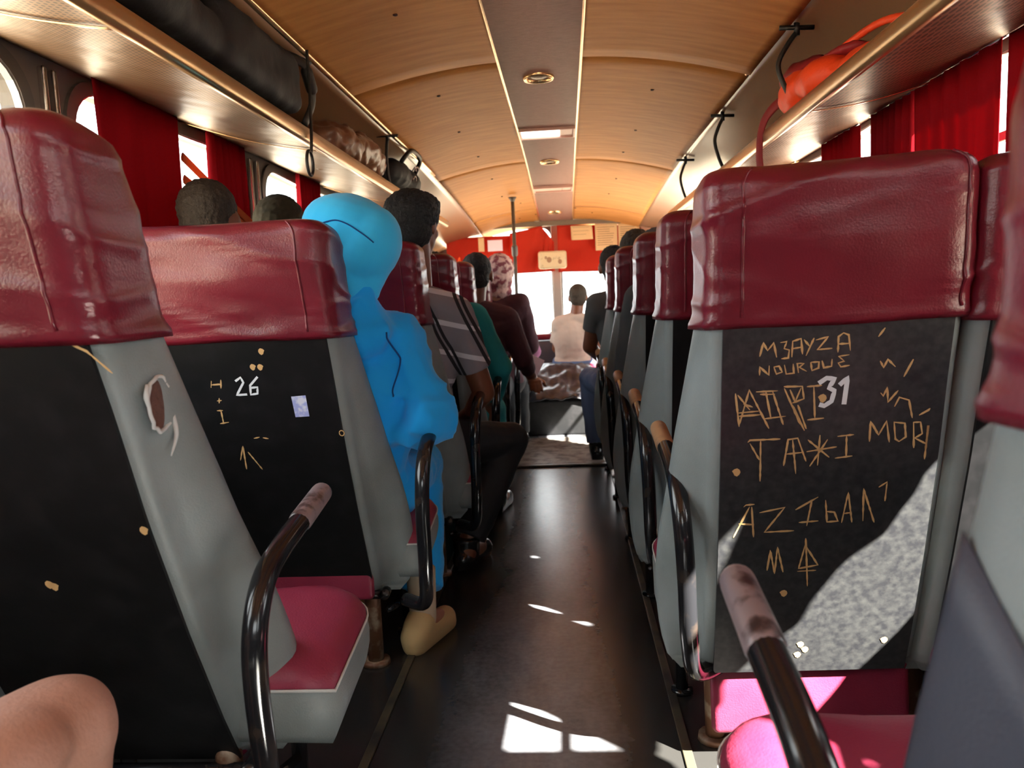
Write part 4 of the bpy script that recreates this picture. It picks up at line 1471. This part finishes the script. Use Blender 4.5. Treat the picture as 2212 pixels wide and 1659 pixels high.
def hand_geo(bm, wrist, d, n, sc=1.0, curl=0.5):
    """palm, four fingers of unequal length with a bend at each knuckle, thumb from the side of the palm"""
    wrist, d, n = Vector(wrist), Vector(d).normalized(), Vector(n).normalized()
    sd = d.cross(n).normalized()
    n = sd.cross(d)
    for i, (o, L) in enumerate(((-0.030, 0.060), (-0.010, 0.074), (0.010, 0.080), (0.030, 0.070))):
        base = wrist + d * 0.085 * sc + sd * o * sc
        capsule(bm, wrist + d * 0.01 * sc + sd * o * 0.6 * sc, 0.015 * sc, base, 0.0125 * sc, seg=10, cap=3)
        a = base
        dd = d.copy()
        for j, f in enumerate((0.45, 0.32, 0.25)):
            dd = (dd * math.cos(curl * 0.8) + n * math.sin(curl * 0.8)).normalized()
            b = a + dd * L * f * sc
            capsule(bm, a, (0.0098 - 0.0008 * j) * sc, b, (0.0090 - 0.0008 * j) * sc, seg=9, cap=3)
            a = b
    th0 = wrist + d * 0.025 * sc + sd * 0.030 * sc
    th1 = wrist + d * 0.060 * sc + sd * 0.055 * sc + n * 0.010 * sc
    th2 = wrist + d * 0.090 * sc + sd * 0.056 * sc + n * 0.022 * sc
    capsule(bm, th0, 0.015 * sc, th1, 0.0115 * sc, seg=10, cap=3)
    capsule(bm, th1, 0.0115 * sc, th2, 0.0095 * sc, seg=10, cap=3)

def torso_geo(bm, P, grow=0.0, hem=0.0):
    """ribcage, waist and shoulder girdle between pelvis, chest and neck"""
    pel, ch, nk = P['pelvis'], P['chest'], P['neck']
    w_ = P.get('girth', 1.0)
    ell(bm, pel, (0.165 * w_ + grow, 0.115 * w_ + grow, 0.11 + grow))
    mid = (pel + ch) / 2
    ell(bm, mid, (0.145 * w_ + grow, 0.105 * w_ + grow, 0.16 + grow))
    ell(bm, ch, (0.165 * w_ + grow, 0.112 * w_ + grow, 0.19 + grow))
    for s in ('L', 'R'):
        sh = P['shoulder' + s]
        capsule(bm, nk - V(0, 0, 0.06), 0.055 + grow, sh, 0.052 + grow)
        capsule(bm, ch + V(0, 0, 0.02), 0.09 + grow, sh - V(0, 0, 0.03), 0.055 + grow)

def pose(x, y, seat=0.42, yaw=0.0, lean=0.0, head=None, **over):
    """joints of a seated adult facing +y"""
    P = dict(pelvis=V(x, y, seat + 0.10), chest=V(x + lean * 0.5, y - 0.07, seat + 0.42), neck=V(x + lean, y - 0.06, seat + 0.66),
             head=V(x + lean * 1.2, y - 0.02, seat + 0.82), head_yaw=0.0, head_pitch=0.0)
    for s, g in (('L', -1), ('R', 1)):
        P['shoulder' + s] = V(x + lean * 0.9 + g * 0.175, y - 0.07, seat + 0.585)
        P['elbow' + s] = V(x + lean * 0.4 + g * 0.225, y + 0.03, seat + 0.31)
        P['wrist' + s] = V(x + g * 0.12, y + 0.24, seat + 0.22)
        P['hip' + s] = V(x + g * 0.085, y + 0.02, seat + 0.085)
        P['knee' + s] = V(x + g * 0.11, y + 0.42, seat + 0.10)
        P['ankle' + s] = V(x + g * 0.11, y + 0.45, 0.085)
        P['toe' + s] = V(x + g * 0.125, y + 0.60, 0.035)
    for k_, v_ in over.items():
        P[k_] = V(*v_) if isinstance(v_, tuple) else v_
    return P

def person(label, P, skin, top, sleeve, legs, hair=None, shoes='shoe', voxel=0.008, hand_voxel=None, cuff=0.95, name='person', fold=(0.012, 0.09), upper_only=False, group=None, hands=True):
    """body as one skin; hair, shirt, trousers and shoes as its parts. sleeve 0..1 = elbow, up to 2 = wrist"""
    t = thing(name, label, 'person', (P['pelvis'].x, P['pelvis'].y, 0), 0, group)
    o = Vector(t.location)
    Q = {k_: (v_ - o if isinstance(v_, Vector) else v_) for k_, v_ in P.items()}
    bm = bmesh.new()
    head_geo(bm, Q['head'], Q['head_yaw'], Q['head_pitch'])
    capsule(bm, Q['neck'] - V(0, 0, 0.05), 0.060, Q['head'] + V(0, -0.025, -0.03), 0.055)
    torso_geo(bm, Q)
    for s in ('L', 'R'):
        capsule(bm, Q['shoulder' + s], 0.052, Q['elbow' + s], 0.042)
        capsule(bm, Q['elbow' + s], 0.042, Q['wrist' + s], 0.029)
        if hands:
            d = (Q['wrist' + s] - Q['elbow' + s]).normalized()
            hand_geo(bm, Q['wrist' + s], Q.get('hand' + s, d + V(0, 0.3, -0.2)), V(0, 0.1, -1), 1.0, 0.45)
        if not upper_only:
            capsule(bm, Q['hip' + s], 0.085, Q['knee' + s], 0.060)
            capsule(bm, Q['knee' + s], 0.058, Q['ankle' + s], 0.038)
            capsule(bm, Q['ankle' + s] - V(0, 0.03, 0.03), 0.040, Q['toe' + s], 0.032)
    fuse(obj('body', bm, M[skin], t), voxel, 3)
    if top:
        bm = bmesh.new()
        torso_geo(bm, Q, 0.014)
        for s in ('L', 'R'):
            sh, el, wr = Q['shoulder' + s], Q['elbow' + s], Q['wrist' + s]
            if sleeve <= 1:
                e = sh + (el - sh) * sleeve
                capsule(bm, sh, 0.068, e, 0.062, flat1=True)
            else:
                capsule(bm, sh, 0.066, el, 0.056)
                capsule(bm, el, 0.056, el + (wr - el) * (sleeve - 1), 0.042, flat1=True)
        fuse(obj('shirt', bm, M[top], t), voxel, 3, fold)
    if legs and not upper_only:
        bm = bmesh.new()
        ell(bm, Q['pelvis'] - V(0, 0, 0.02), (0.178, 0.128, 0.105))
        for s in ('L', 'R'):
            capsule(bm, Q['hip' + s], 0.098, Q['knee' + s], 0.074)
            e = Q['knee' + s] + (Q['ankle' + s] - Q['knee' + s]) * cuff
            capsule(bm, Q['knee' + s], 0.074, e, 0.066, flat1=True)
        fuse(obj('trousers', bm, M[legs], t), voxel, 3, fold)
        if shoes:
            for s in ('L', 'R'):
                a, b = Q['ankle' + s], Q['toe' + s]
                bm = bmesh.new()
                d = (b - a)
                d.z = 0
                d.normalize()
                heel = Vector((a.x, a.y, 0.045)) - d * 0.045
                toe = Vector((a.x, a.y, 0.038)) + d * 0.155
                capsule(bm, heel, 0.043, toe, 0.036)
                capsule(bm, Vector((a.x, a.y, 0.06)) - d * 0.012, 0.050, Vector((a.x, a.y, 0.125)) - d * 0.012, 0.054, flat1=True)
                capsule(bm, heel + V(0, 0, -0.02), 0.040, toe + V(0, 0, -0.015), 0.036)
                fuse(obj('shoe', bm, M[shoes], t), 0.008, 3)
    if hair:
        rot = Matrix.Rotation(Q['head_yaw'], 3, 'Z') @ Matrix.Rotation(Q['head_pitch'], 3, 'X')
        bm = bmesh.new()
        for (off, r) in hair[1:]:
            ell(bm, Q['head'] + rot @ Vector(off), r, rot)
        fuse(obj('hair', bm, M[hair[0]], t), 0.006, 2, (0.010, 0.012))
    return t

short = lambda m: [m, ((0, -0.024, 0.036), (0.081, 0.092, 0.086)), ((0, -0.05, -0.02), (0.070, 0.060, 0.060))]

# woman in blue, seat 26
P = pose(-0.60, 2.26, 0.42, head=None, head_yaw=-0.55, head_pitch=-0.25, girth=1.0)
P.update(chest=V(-0.535, 2.15, 0.80), neck=V(-0.515, 2.10, 1.03), head=V(-0.515, 2.10, 1.195),
         shoulderR=V(-0.415, 2.12, 0.93), shoulderL=V(-0.70, 2.17, 0.97), elbowR=V(-0.345, 2.12, 0.74), wristR=V(-0.46, 2.33, 0.66),
         elbowL=V(-0.80, 2.25, 0.72), wristL=V(-0.62, 2.42, 0.66), kneeR=V(-0.47, 2.60, 0.50), ankleR=V(-0.425, 2.29, 0.10), toeR=V(-0.375, 2.43, 0.03),
         kneeL=V(-0.70, 2.66, 0.50), ankleL=V(-0.68, 2.50, 0.09), toeL=V(-0.68, 2.65, 0.035), hipR=V(-0.50, 2.28, 0.50), hipL=V(-0.70, 2.28, 0.50))
t = thing('person', 'person in a sky blue hood and bright blue robe on the seat numbered 26', 'person', (-0.60, 2.26, 0))
o = Vector(t.location)
Q = {k_: (v_ - o if isinstance(v_, Vector) else v_) for k_, v_ in P.items()}
bm = bmesh.new()
head_geo(bm, Q['head'], Q['head_yaw'], Q['head_pitch'])
capsule(bm, Q['neck'] - V(0, 0, 0.05), 0.055, Q['head'] + V(0, -0.02, -0.03), 0.052)
torso_geo(bm, Q, -0.01)
for s in ('L', 'R'):
    capsule(bm, Q['shoulder' + s], 0.048, Q['elbow' + s], 0.04)
    capsule(bm, Q['elbow' + s], 0.04, Q['wrist' + s], 0.027)
    hand_geo(bm, Q['wrist' + s], V(0.2, 1, -0.2), V(0, 0, -1))
    capsule(bm, Q['hip' + s], 0.085, Q['knee' + s], 0.058)
    capsule(bm, Q['knee' + s], 0.056, Q['ankle' + s], 0.036)
    capsule(bm, Q['ankle' + s] - V(0, 0, 0.03), 0.036, Q['toe' + s], 0.028)
fuse(obj('body', bm, M['skintan'], t), 0.007, 3)
bm = bmesh.new()      # hood: round crown, sharp fall to the nape, open at the face
hd = Q['head']
ell(bm, hd + V(-0.005, -0.01, 0.025), (0.126, 0.120, 0.100), Matrix.Rotation(R(18), 3, 'Y'))
ell(bm, hd + V(0.040, -0.02, -0.01), (0.090, 0.105, 0.105), Matrix.Rotation(R(25), 3, 'Y'))
capsule(bm, hd + V(0.038, -0.02, -0.03), 0.088, hd + V(0.040, -0.03, -0.135), 0.030)
capsule(bm, hd + V(-0.03, -0.02, -0.03), 0.088, hd + V(0.005, -0.03, -0.14), 0.05)
hood = fuse(obj('hood', bm, M['bluehood'], t), 0.006, 5, (0.010, 0.16))
hood['label'] = 'sky blue hood'
def stitched(target, pts, r, name, m, parent, n=5, lift=0.0):
    """a stitched line or hem lying on the cloth: points dropped onto its surface from the gangway side"""
    dg = bpy.context.evaluated_depsgraph_get()
    inv = target.matrix_world.inverted()
    ev = target.evaluated_get(dg)
    out = []
    for p in smooth_path(pts, n):
        q = inv @ p
        ok, co, no, _ = ev.closest_point_on_mesh(q)
        out.append(target.matrix_world @ (co + no * lift) - parent.matrix_world.translation)
    for _ in range(12):
        out = [out[0]] + [(a + b * 2 + c) / 4 for a, b, c in zip(out, out[1:], out[2:])] + [out[-1]]
    bm = bmesh.new()
    tube(bm, out, r, seg=6, n=1)
    return obj(name, bm, M[m], parent)

bm = bmesh.new()      # robe: draped over shoulder, arm and lap, falling to the shin
torso_geo(bm, Q, 0.02)
capsule(bm, hd + V(0.02, -0.03, -0.14), 0.045, hd + V(0.03, -0.03, -0.23), 0.085)
for s in ('L', 'R'):
    capsule(bm, Q['shoulder' + s], 0.066, Q['elbow' + s], 0.066)
    capsule(bm, Q['elbow' + s], 0.066, Q['wrist' + s], 0.05, flat1=True)
    capsule(bm, Q['hip' + s], 0.10, Q['knee' + s], 0.075)
ell(bm, Q['elbowR'] + V(0.0, 0.0, -0.02), (0.078, 0.10, 0.085))
ell(bm, Q['elbowR'] + V(-0.05, 0.03, -0.05), (0.085, 0.11, 0.06))
robe = fuse(obj('robe', bm, M['blue'], t), 0.007, 4, (0.026, 0.11, 1))
bpy.context.view_layer.update()
for pts in ([(-0.40, 1.98, 0.955), (-0.372, 1.98, 0.90), (-0.382, 1.98, 0.84), (-0.41, 1.98, 0.785)],):
    stitched(robe, pts, 0.0022, 'stitching', 'blueseam', t, 12, 0.002)
stitched(hood, [(-0.56, 1.95, 1.24), (-0.52, 1.94, 1.245), (-0.47, 1.95, 1.22), (-0.43, 1.98, 1.18)], 0.0018, 'stitching', 'blueseam', t, 12, 0.002)
bm = bmesh.new()
for s in ('L', 'R'):
    capsule(bm, Q['knee' + s], 0.078, Q['knee' + s] + (Q['ankle' + s] - Q['knee' + s]) * 0.86, 0.066, flat1=True)
    capsule(bm, Q['hip' + s] - V(0, 0, 0.01), 0.10, Q['knee' + s], 0.078)
fuse(obj('trousers', bm, M['blue'], t), 0.008, 3, (0.015, 0.08))
for s in ('L', 'R'):
    a, b = Q['ankle' + s], Q['toe' + s]
    d = (b - a); d.z = 0; d.normalize()
    bm = bmesh.new()
    capsule(bm, a + V(0, 0, 0.14), 0.046, a + V(0, 0, -0.02), 0.040, flat0=True)
    fuse(obj('sock', bm, M['sock'], t), 0.007, 3)
    bm = bmesh.new()
    heel = Vector((a.x, a.y, 0.045)) - d * 0.055
    toe = Vector((a.x, a.y, 0.036)) + d * 0.13
    capsule(bm, heel, 0.044, toe, 0.036)
    capsule(bm, heel + d * 0.02 + V(0, 0, 0.02), 0.046, heel + d * 0.05 + V(0, 0, 0.045), 0.044, flat1=True)
    capsule(bm, heel + V(0, 0, -0.02), 0.040, toe + V(0, 0, -0.014), 0.038)
    fuse(obj('shoe', bm, M['beigeshoe'], t), 0.007, 3)

# man in plaid, third left row
P = pose(-0.56, 2.92, 0.42)
P.update(chest=V(-0.53, 2.87, 0.84), neck=V(-0.49, 2.82, 1.10), head=V(-0.48, 2.80, 1.300), head_yaw=-0.35,
         shoulderR=V(-0.355, 2.83, 0.985), shoulderL=V(-0.70, 2.86, 1.0), elbowR=V(-0.275, 2.90, 0.69), wristR=V(-0.35, 3.10, 0.60),
         hipR=V(-0.46, 2.95, 0.50), kneeR=V(-0.205, 3.14, 0.465), ankleR=V(-0.375, 2.98, 0.10), toeR=V(-0.33, 3.13, 0.035), kneeL=V(-0.66, 3.33, 0.50))
person('man with thick black hair in a short sleeved grey plaid shirt', P, 'skinbrown', 'plaid', 0.70, 'blackcloth',
       ['hair', ((0.0, -0.020, 0.030), (0.098, 0.104, 0.094)), ((0, -0.045, -0.03), (0.088, 0.070, 0.065)), ((0, 0.03, 0.06), (0.085, 0.075, 0.06))], 'shoe', 0.007)
bm = None

# teal sleeve, fourth left row
P = pose(-0.54, 3.66, 0.42)
P.update(chest=V(-0.54, 3.57, 0.82), neck=V(-0.54, 3.55, 1.04), head=V(-0.55, 3.60, 1.135), shoulderR=V(-0.37, 3.52, 0.955), elbowR=V(-0.268, 3.54, 0.73), wristR=V(-0.32, 3.68, 0.56),
         kneeR=V(-0.36, 4.00, 0.48), ankleR=V(-0.33, 3.80, 0.10), toeR=V(-0.30, 3.95, 0.035))
person('person in teal with a long sleeve reaching into the gangway', P, 'skintan', 'teal', 1.9, 'teal', short('hair'), 'shoe', 0.008)

# plum knit, fifth left row, holding a card
P = pose(-0.47, 4.32, 0.42)
P.update(chest=V(-0.46, 4.27, 0.82), neck=V(-0.45, 4.24, 1.04), head=V(-0.43, 4.28, 1.165), shoulderR=V(-0.28, 4.25, 0.93), elbowR=V(-0.205, 4.28, 0.71), wristR=V(-0.165, 4.48, 0.575),
         handR=V(0.25, 0.55, -0.45))
person('person in a dark plum knit with a brown hand held out in the gangway', P, 'skinbrown', 'maroonknit', 1.55, 'blackcloth', short('hair'), 'shoe', 0.006)
t = thing('card', 'pale pink card held beside the person in plum', 'card', (-0.155, 4.56, 0.60))
bm = bmesh.new()
box(bm, (0, 0, 0.04), (0.075, 0.004, 0.115), rot=Matrix.Rotation(R(28), 3, 'Y') @ Matrix.Rotation(R(-18), 3, 'X'), bev=0.001)
obj('sheet', bm, M['card'], t, False)

# pink floral scarf, sixth left row
P = pose(-0.42, 5.02, 0.42)
P.update(head=V(-0.365, 4.98, 1.20), neck=V(-0.39, 4.96, 1.05))
person('person in a pink and white floral headscarf near the grab pole', P, 'skintan', 'maroonknit', 1.9, 'blackcloth',
       ['floral', ((0, -0.01, 0.02), (0.092, 0.112, 0.100)), ((0, -0.03, -0.05), (0.082, 0.09, 0.07)), ((0, -0.02, -0.12), (0.075, 0.075, 0.06))], 'shoe', 0.010)
# mauve, farther
P = pose(-0.42, 5.66, 0.42)
P.update(shoulderR=V(-0.27, 5.58, 0.84), elbowR=V(-0.205, 5.62, 0.66), neck=V(-0.47, 5.6, 0.98), head=V(-0.50, 5.63, 1.10))
person('person in a mauve top ahead of the floral headscarf', P, 'skintan', 'purple', 1.3, 'blackcloth', short('hairbrown'), 'shoe', 0.010)
# dark head in fifth row window side
P = pose(-0.74, 4.05, 0.42)
P.update(head=V(-0.402, 4.62, 1.185))
# cream shirt on the bench at the front
P = pose(0.08, 7.10, 0.36)
P.update(chest=V(0.07, 7.06, 0.68), neck=V(0.12, 7.05, 0.90), head=V(0.145, 7.08, 1.025), shoulderL=V(-0.03, 7.04, 0.80), shoulderR=V(0.25, 7.04, 0.80), elbowL=V(-0.06, 7.12, 0.58), elbowR=V(0.29, 7.12, 0.58),
         kneeL=V(-0.02, 7.30, 0.42), kneeR=V(0.18, 7.30, 0.42), ankleL=V(-0.02, 7.28, 0.09), ankleR=V(0.18, 7.28, 0.09), toeL=V(-0.02, 7.29, 0.04), toeR=V(0.18, 7.29, 0.04), girth=0.95)
person('person in a loose cream shirt seated at the windscreen, seen from behind', P, 'skinbrown', 'whitecloth', 0.75, 'jeans', short('hairbrown'), None, 0.010, fold=(0.02, 0.08), upper_only=False)

# man in charcoal, right
P = pose(0.38, 4.60, 0.42)
P.update(head=V(0.315, 4.56, 1.185), neck=V(0.34, 4.52, 1.06), shoulderL=V(0.215, 4.52, 0.98), elbowL=V(0.165, 4.58, 0.74), wristL=V(0.25, 4.78, 0.64), kneeL=V(0.175, 4.98, 0.52), ankleL=V(0.20, 4.98, 0.09), toeL=V(0.2, 5.12, 0.04))
person('man with black hair in a charcoal t-shirt and jeans on the right', P, 'skinbrown', 'charcoal', 0.62, 'jeans', short('hair'), 'shoe', 0.009)
P = pose(0.52, 3.90, 0.42)
P.update(head=V(0.385, 3.90, 1.215), neck=V(0.45, 3.86, 1.06))
person('dark haired person on the right, just behind the man in charcoal', P, 'skinbrown', 'maroonknit', 1.9, 'blackcloth', short('hairbrown'), 'shoe', 0.010)
P = pose(0.50, 3.20, 0.42)
P.update(head=V(0.405, 3.17, 1.165), neck=V(0.45, 3.16, 1.02))
person('person in a dark grey headscarf on the right, leaning on the dark seat', P, 'skinbrown', 'charcoal', 1.9, 'blackcloth',
       ['charcoal', ((0, -0.015, 0.025), (0.085, 0.105, 0.09)), ((0, -0.03, -0.06), (0.08, 0.085, 0.07))], 'shoe', 0.010)

# left window side
P = pose(-1.00, 2.30, 0.44)
P.update(head=V(-0.975, 2.28, 1.285), neck=V(-0.98, 2.26, 1.10), girth=0.9)
for s, g in (('L', -1), ('R', 1)):
    P['shoulder' + s].x = -0.98 + g * 0.13
    P['elbow' + s].x = -0.98 + g * 0.14
    P['wrist' + s].x = -0.98 + g * 0.08
person('short haired person at the left window beyond the seat numbered 26', P, 'skinbrown', 'charcoal', 1.9, 'blackcloth', short('hairbrown'), 'shoe', 0.010)
P = pose(-0.98, 2.98, 0.44)
P.update(head=V(-0.955, 2.80, 1.31), neck=V(-0.95, 2.84, 1.14), girth=0.85, shoulderL=V(-1.09, 2.85, 1.02), elbowL=V(-1.12, 2.97, 0.75))
person('person in a dark olive headscarf at the left window, next to the short haired one', P, 'skinbrown', 'scarfdark', 1.9, 'blackcloth',
       ['scarfdark', ((0, -0.015, 0.025), (0.088, 0.105, 0.095)), ((0.03, -0.02, -0.06), (0.095, 0.09, 0.08)), ((0.05, -0.02, -0.13), (0.11, 0.09, 0.06))], 'shoe', 0.010)
# short dark hair just above the fourth left seat
P = pose(-0.47, 4.98 - 0.66, 0.42)

# bare knee at the lower left
t = thing('person', 'bare knee of a person at the lower left corner, against the nearest left seat', 'person', (-0.86, 0.30, 0))
o = Vector(t.location)
bm = bmesh.new()
hip, knee, ank = V(-0.80, 0.28, 0.50) - o, V(-0.600, 0.880, 0.520) - o, V(-0.610, 0.81, 0.09) - o
capsule(bm, hip, 0.098, knee, 0.070, seg=24)
capsule(bm, knee, 0.066, ank, 0.042, seg=20)
ell(bm, knee + V(0.004, 0.018, 0.012), (0.056, 0.052, 0.052))
ell(bm, knee + V(0.0, -0.09, 0.022), (0.066, 0.09, 0.05))
capsule(bm, ank - V(0, 0.03, 0.03), 0.04, ank + V(0, 0.14, -0.055), 0.03)
hip2, knee2, ank2 = V(-1.0, 0.28, 0.50) - o, V(-1.02, 0.80, 0.50) - o, V(-1.02, 0.76, 0.09) - o
capsule(bm, hip2, 0.095, knee2, 0.066, seg=20)
capsule(bm, knee2, 0.062, ank2, 0.042, seg=20)
capsule(bm, ank2 - V(0, 0.03, 0.03), 0.04, ank2 + V(0, 0.14, -0.055), 0.03)
PP = pose(-0.90, 0.24, 0.42)
PP = {k_: (v_ - o if isinstance(v_, Vector) else v_) for k_, v_ in PP.items()}
torso_geo(bm, PP)
head_geo(bm, PP['head'])
capsule(bm, PP['neck'] - V(0, 0, 0.05), 0.06, PP['head'] + V(0, -0.02, -0.03), 0.055)
for s in ('L', 'R'):
    capsule(bm, PP['shoulder' + s], 0.052, PP['elbow' + s], 0.042)
    capsule(bm, PP['elbow' + s], 0.042, PP['wrist' + s], 0.029)
    hand_geo(bm, PP['wrist' + s], V(0, 1, -0.2), V(0, 0, -1))
fuse(obj('body', bm, M['skinpale'], t), 0.007, 5)
bm = bmesh.new()
torso_geo(bm, PP, 0.014)
for s in ('L', 'R'):
    capsule(bm, PP['shoulder' + s], 0.068, PP['shoulder' + s] + (PP['elbow' + s] - PP['shoulder' + s]) * 0.6, 0.062, flat1=True)
fuse(obj('shirt', bm, M['charcoal'], t), 0.008, 3)
bm = bmesh.new()
ell(bm, PP['pelvis'] - V(0, 0, 0.02), (0.18, 0.13, 0.10))
for (h_, k_) in ((hip, knee), (hip2, knee2)):
    capsule(bm, h_, 0.108, h_ + (k_ - h_) * 0.45, 0.098, flat1=True)
fuse(obj('shorts', bm, M['charcoal'], t), 0.008, 3)
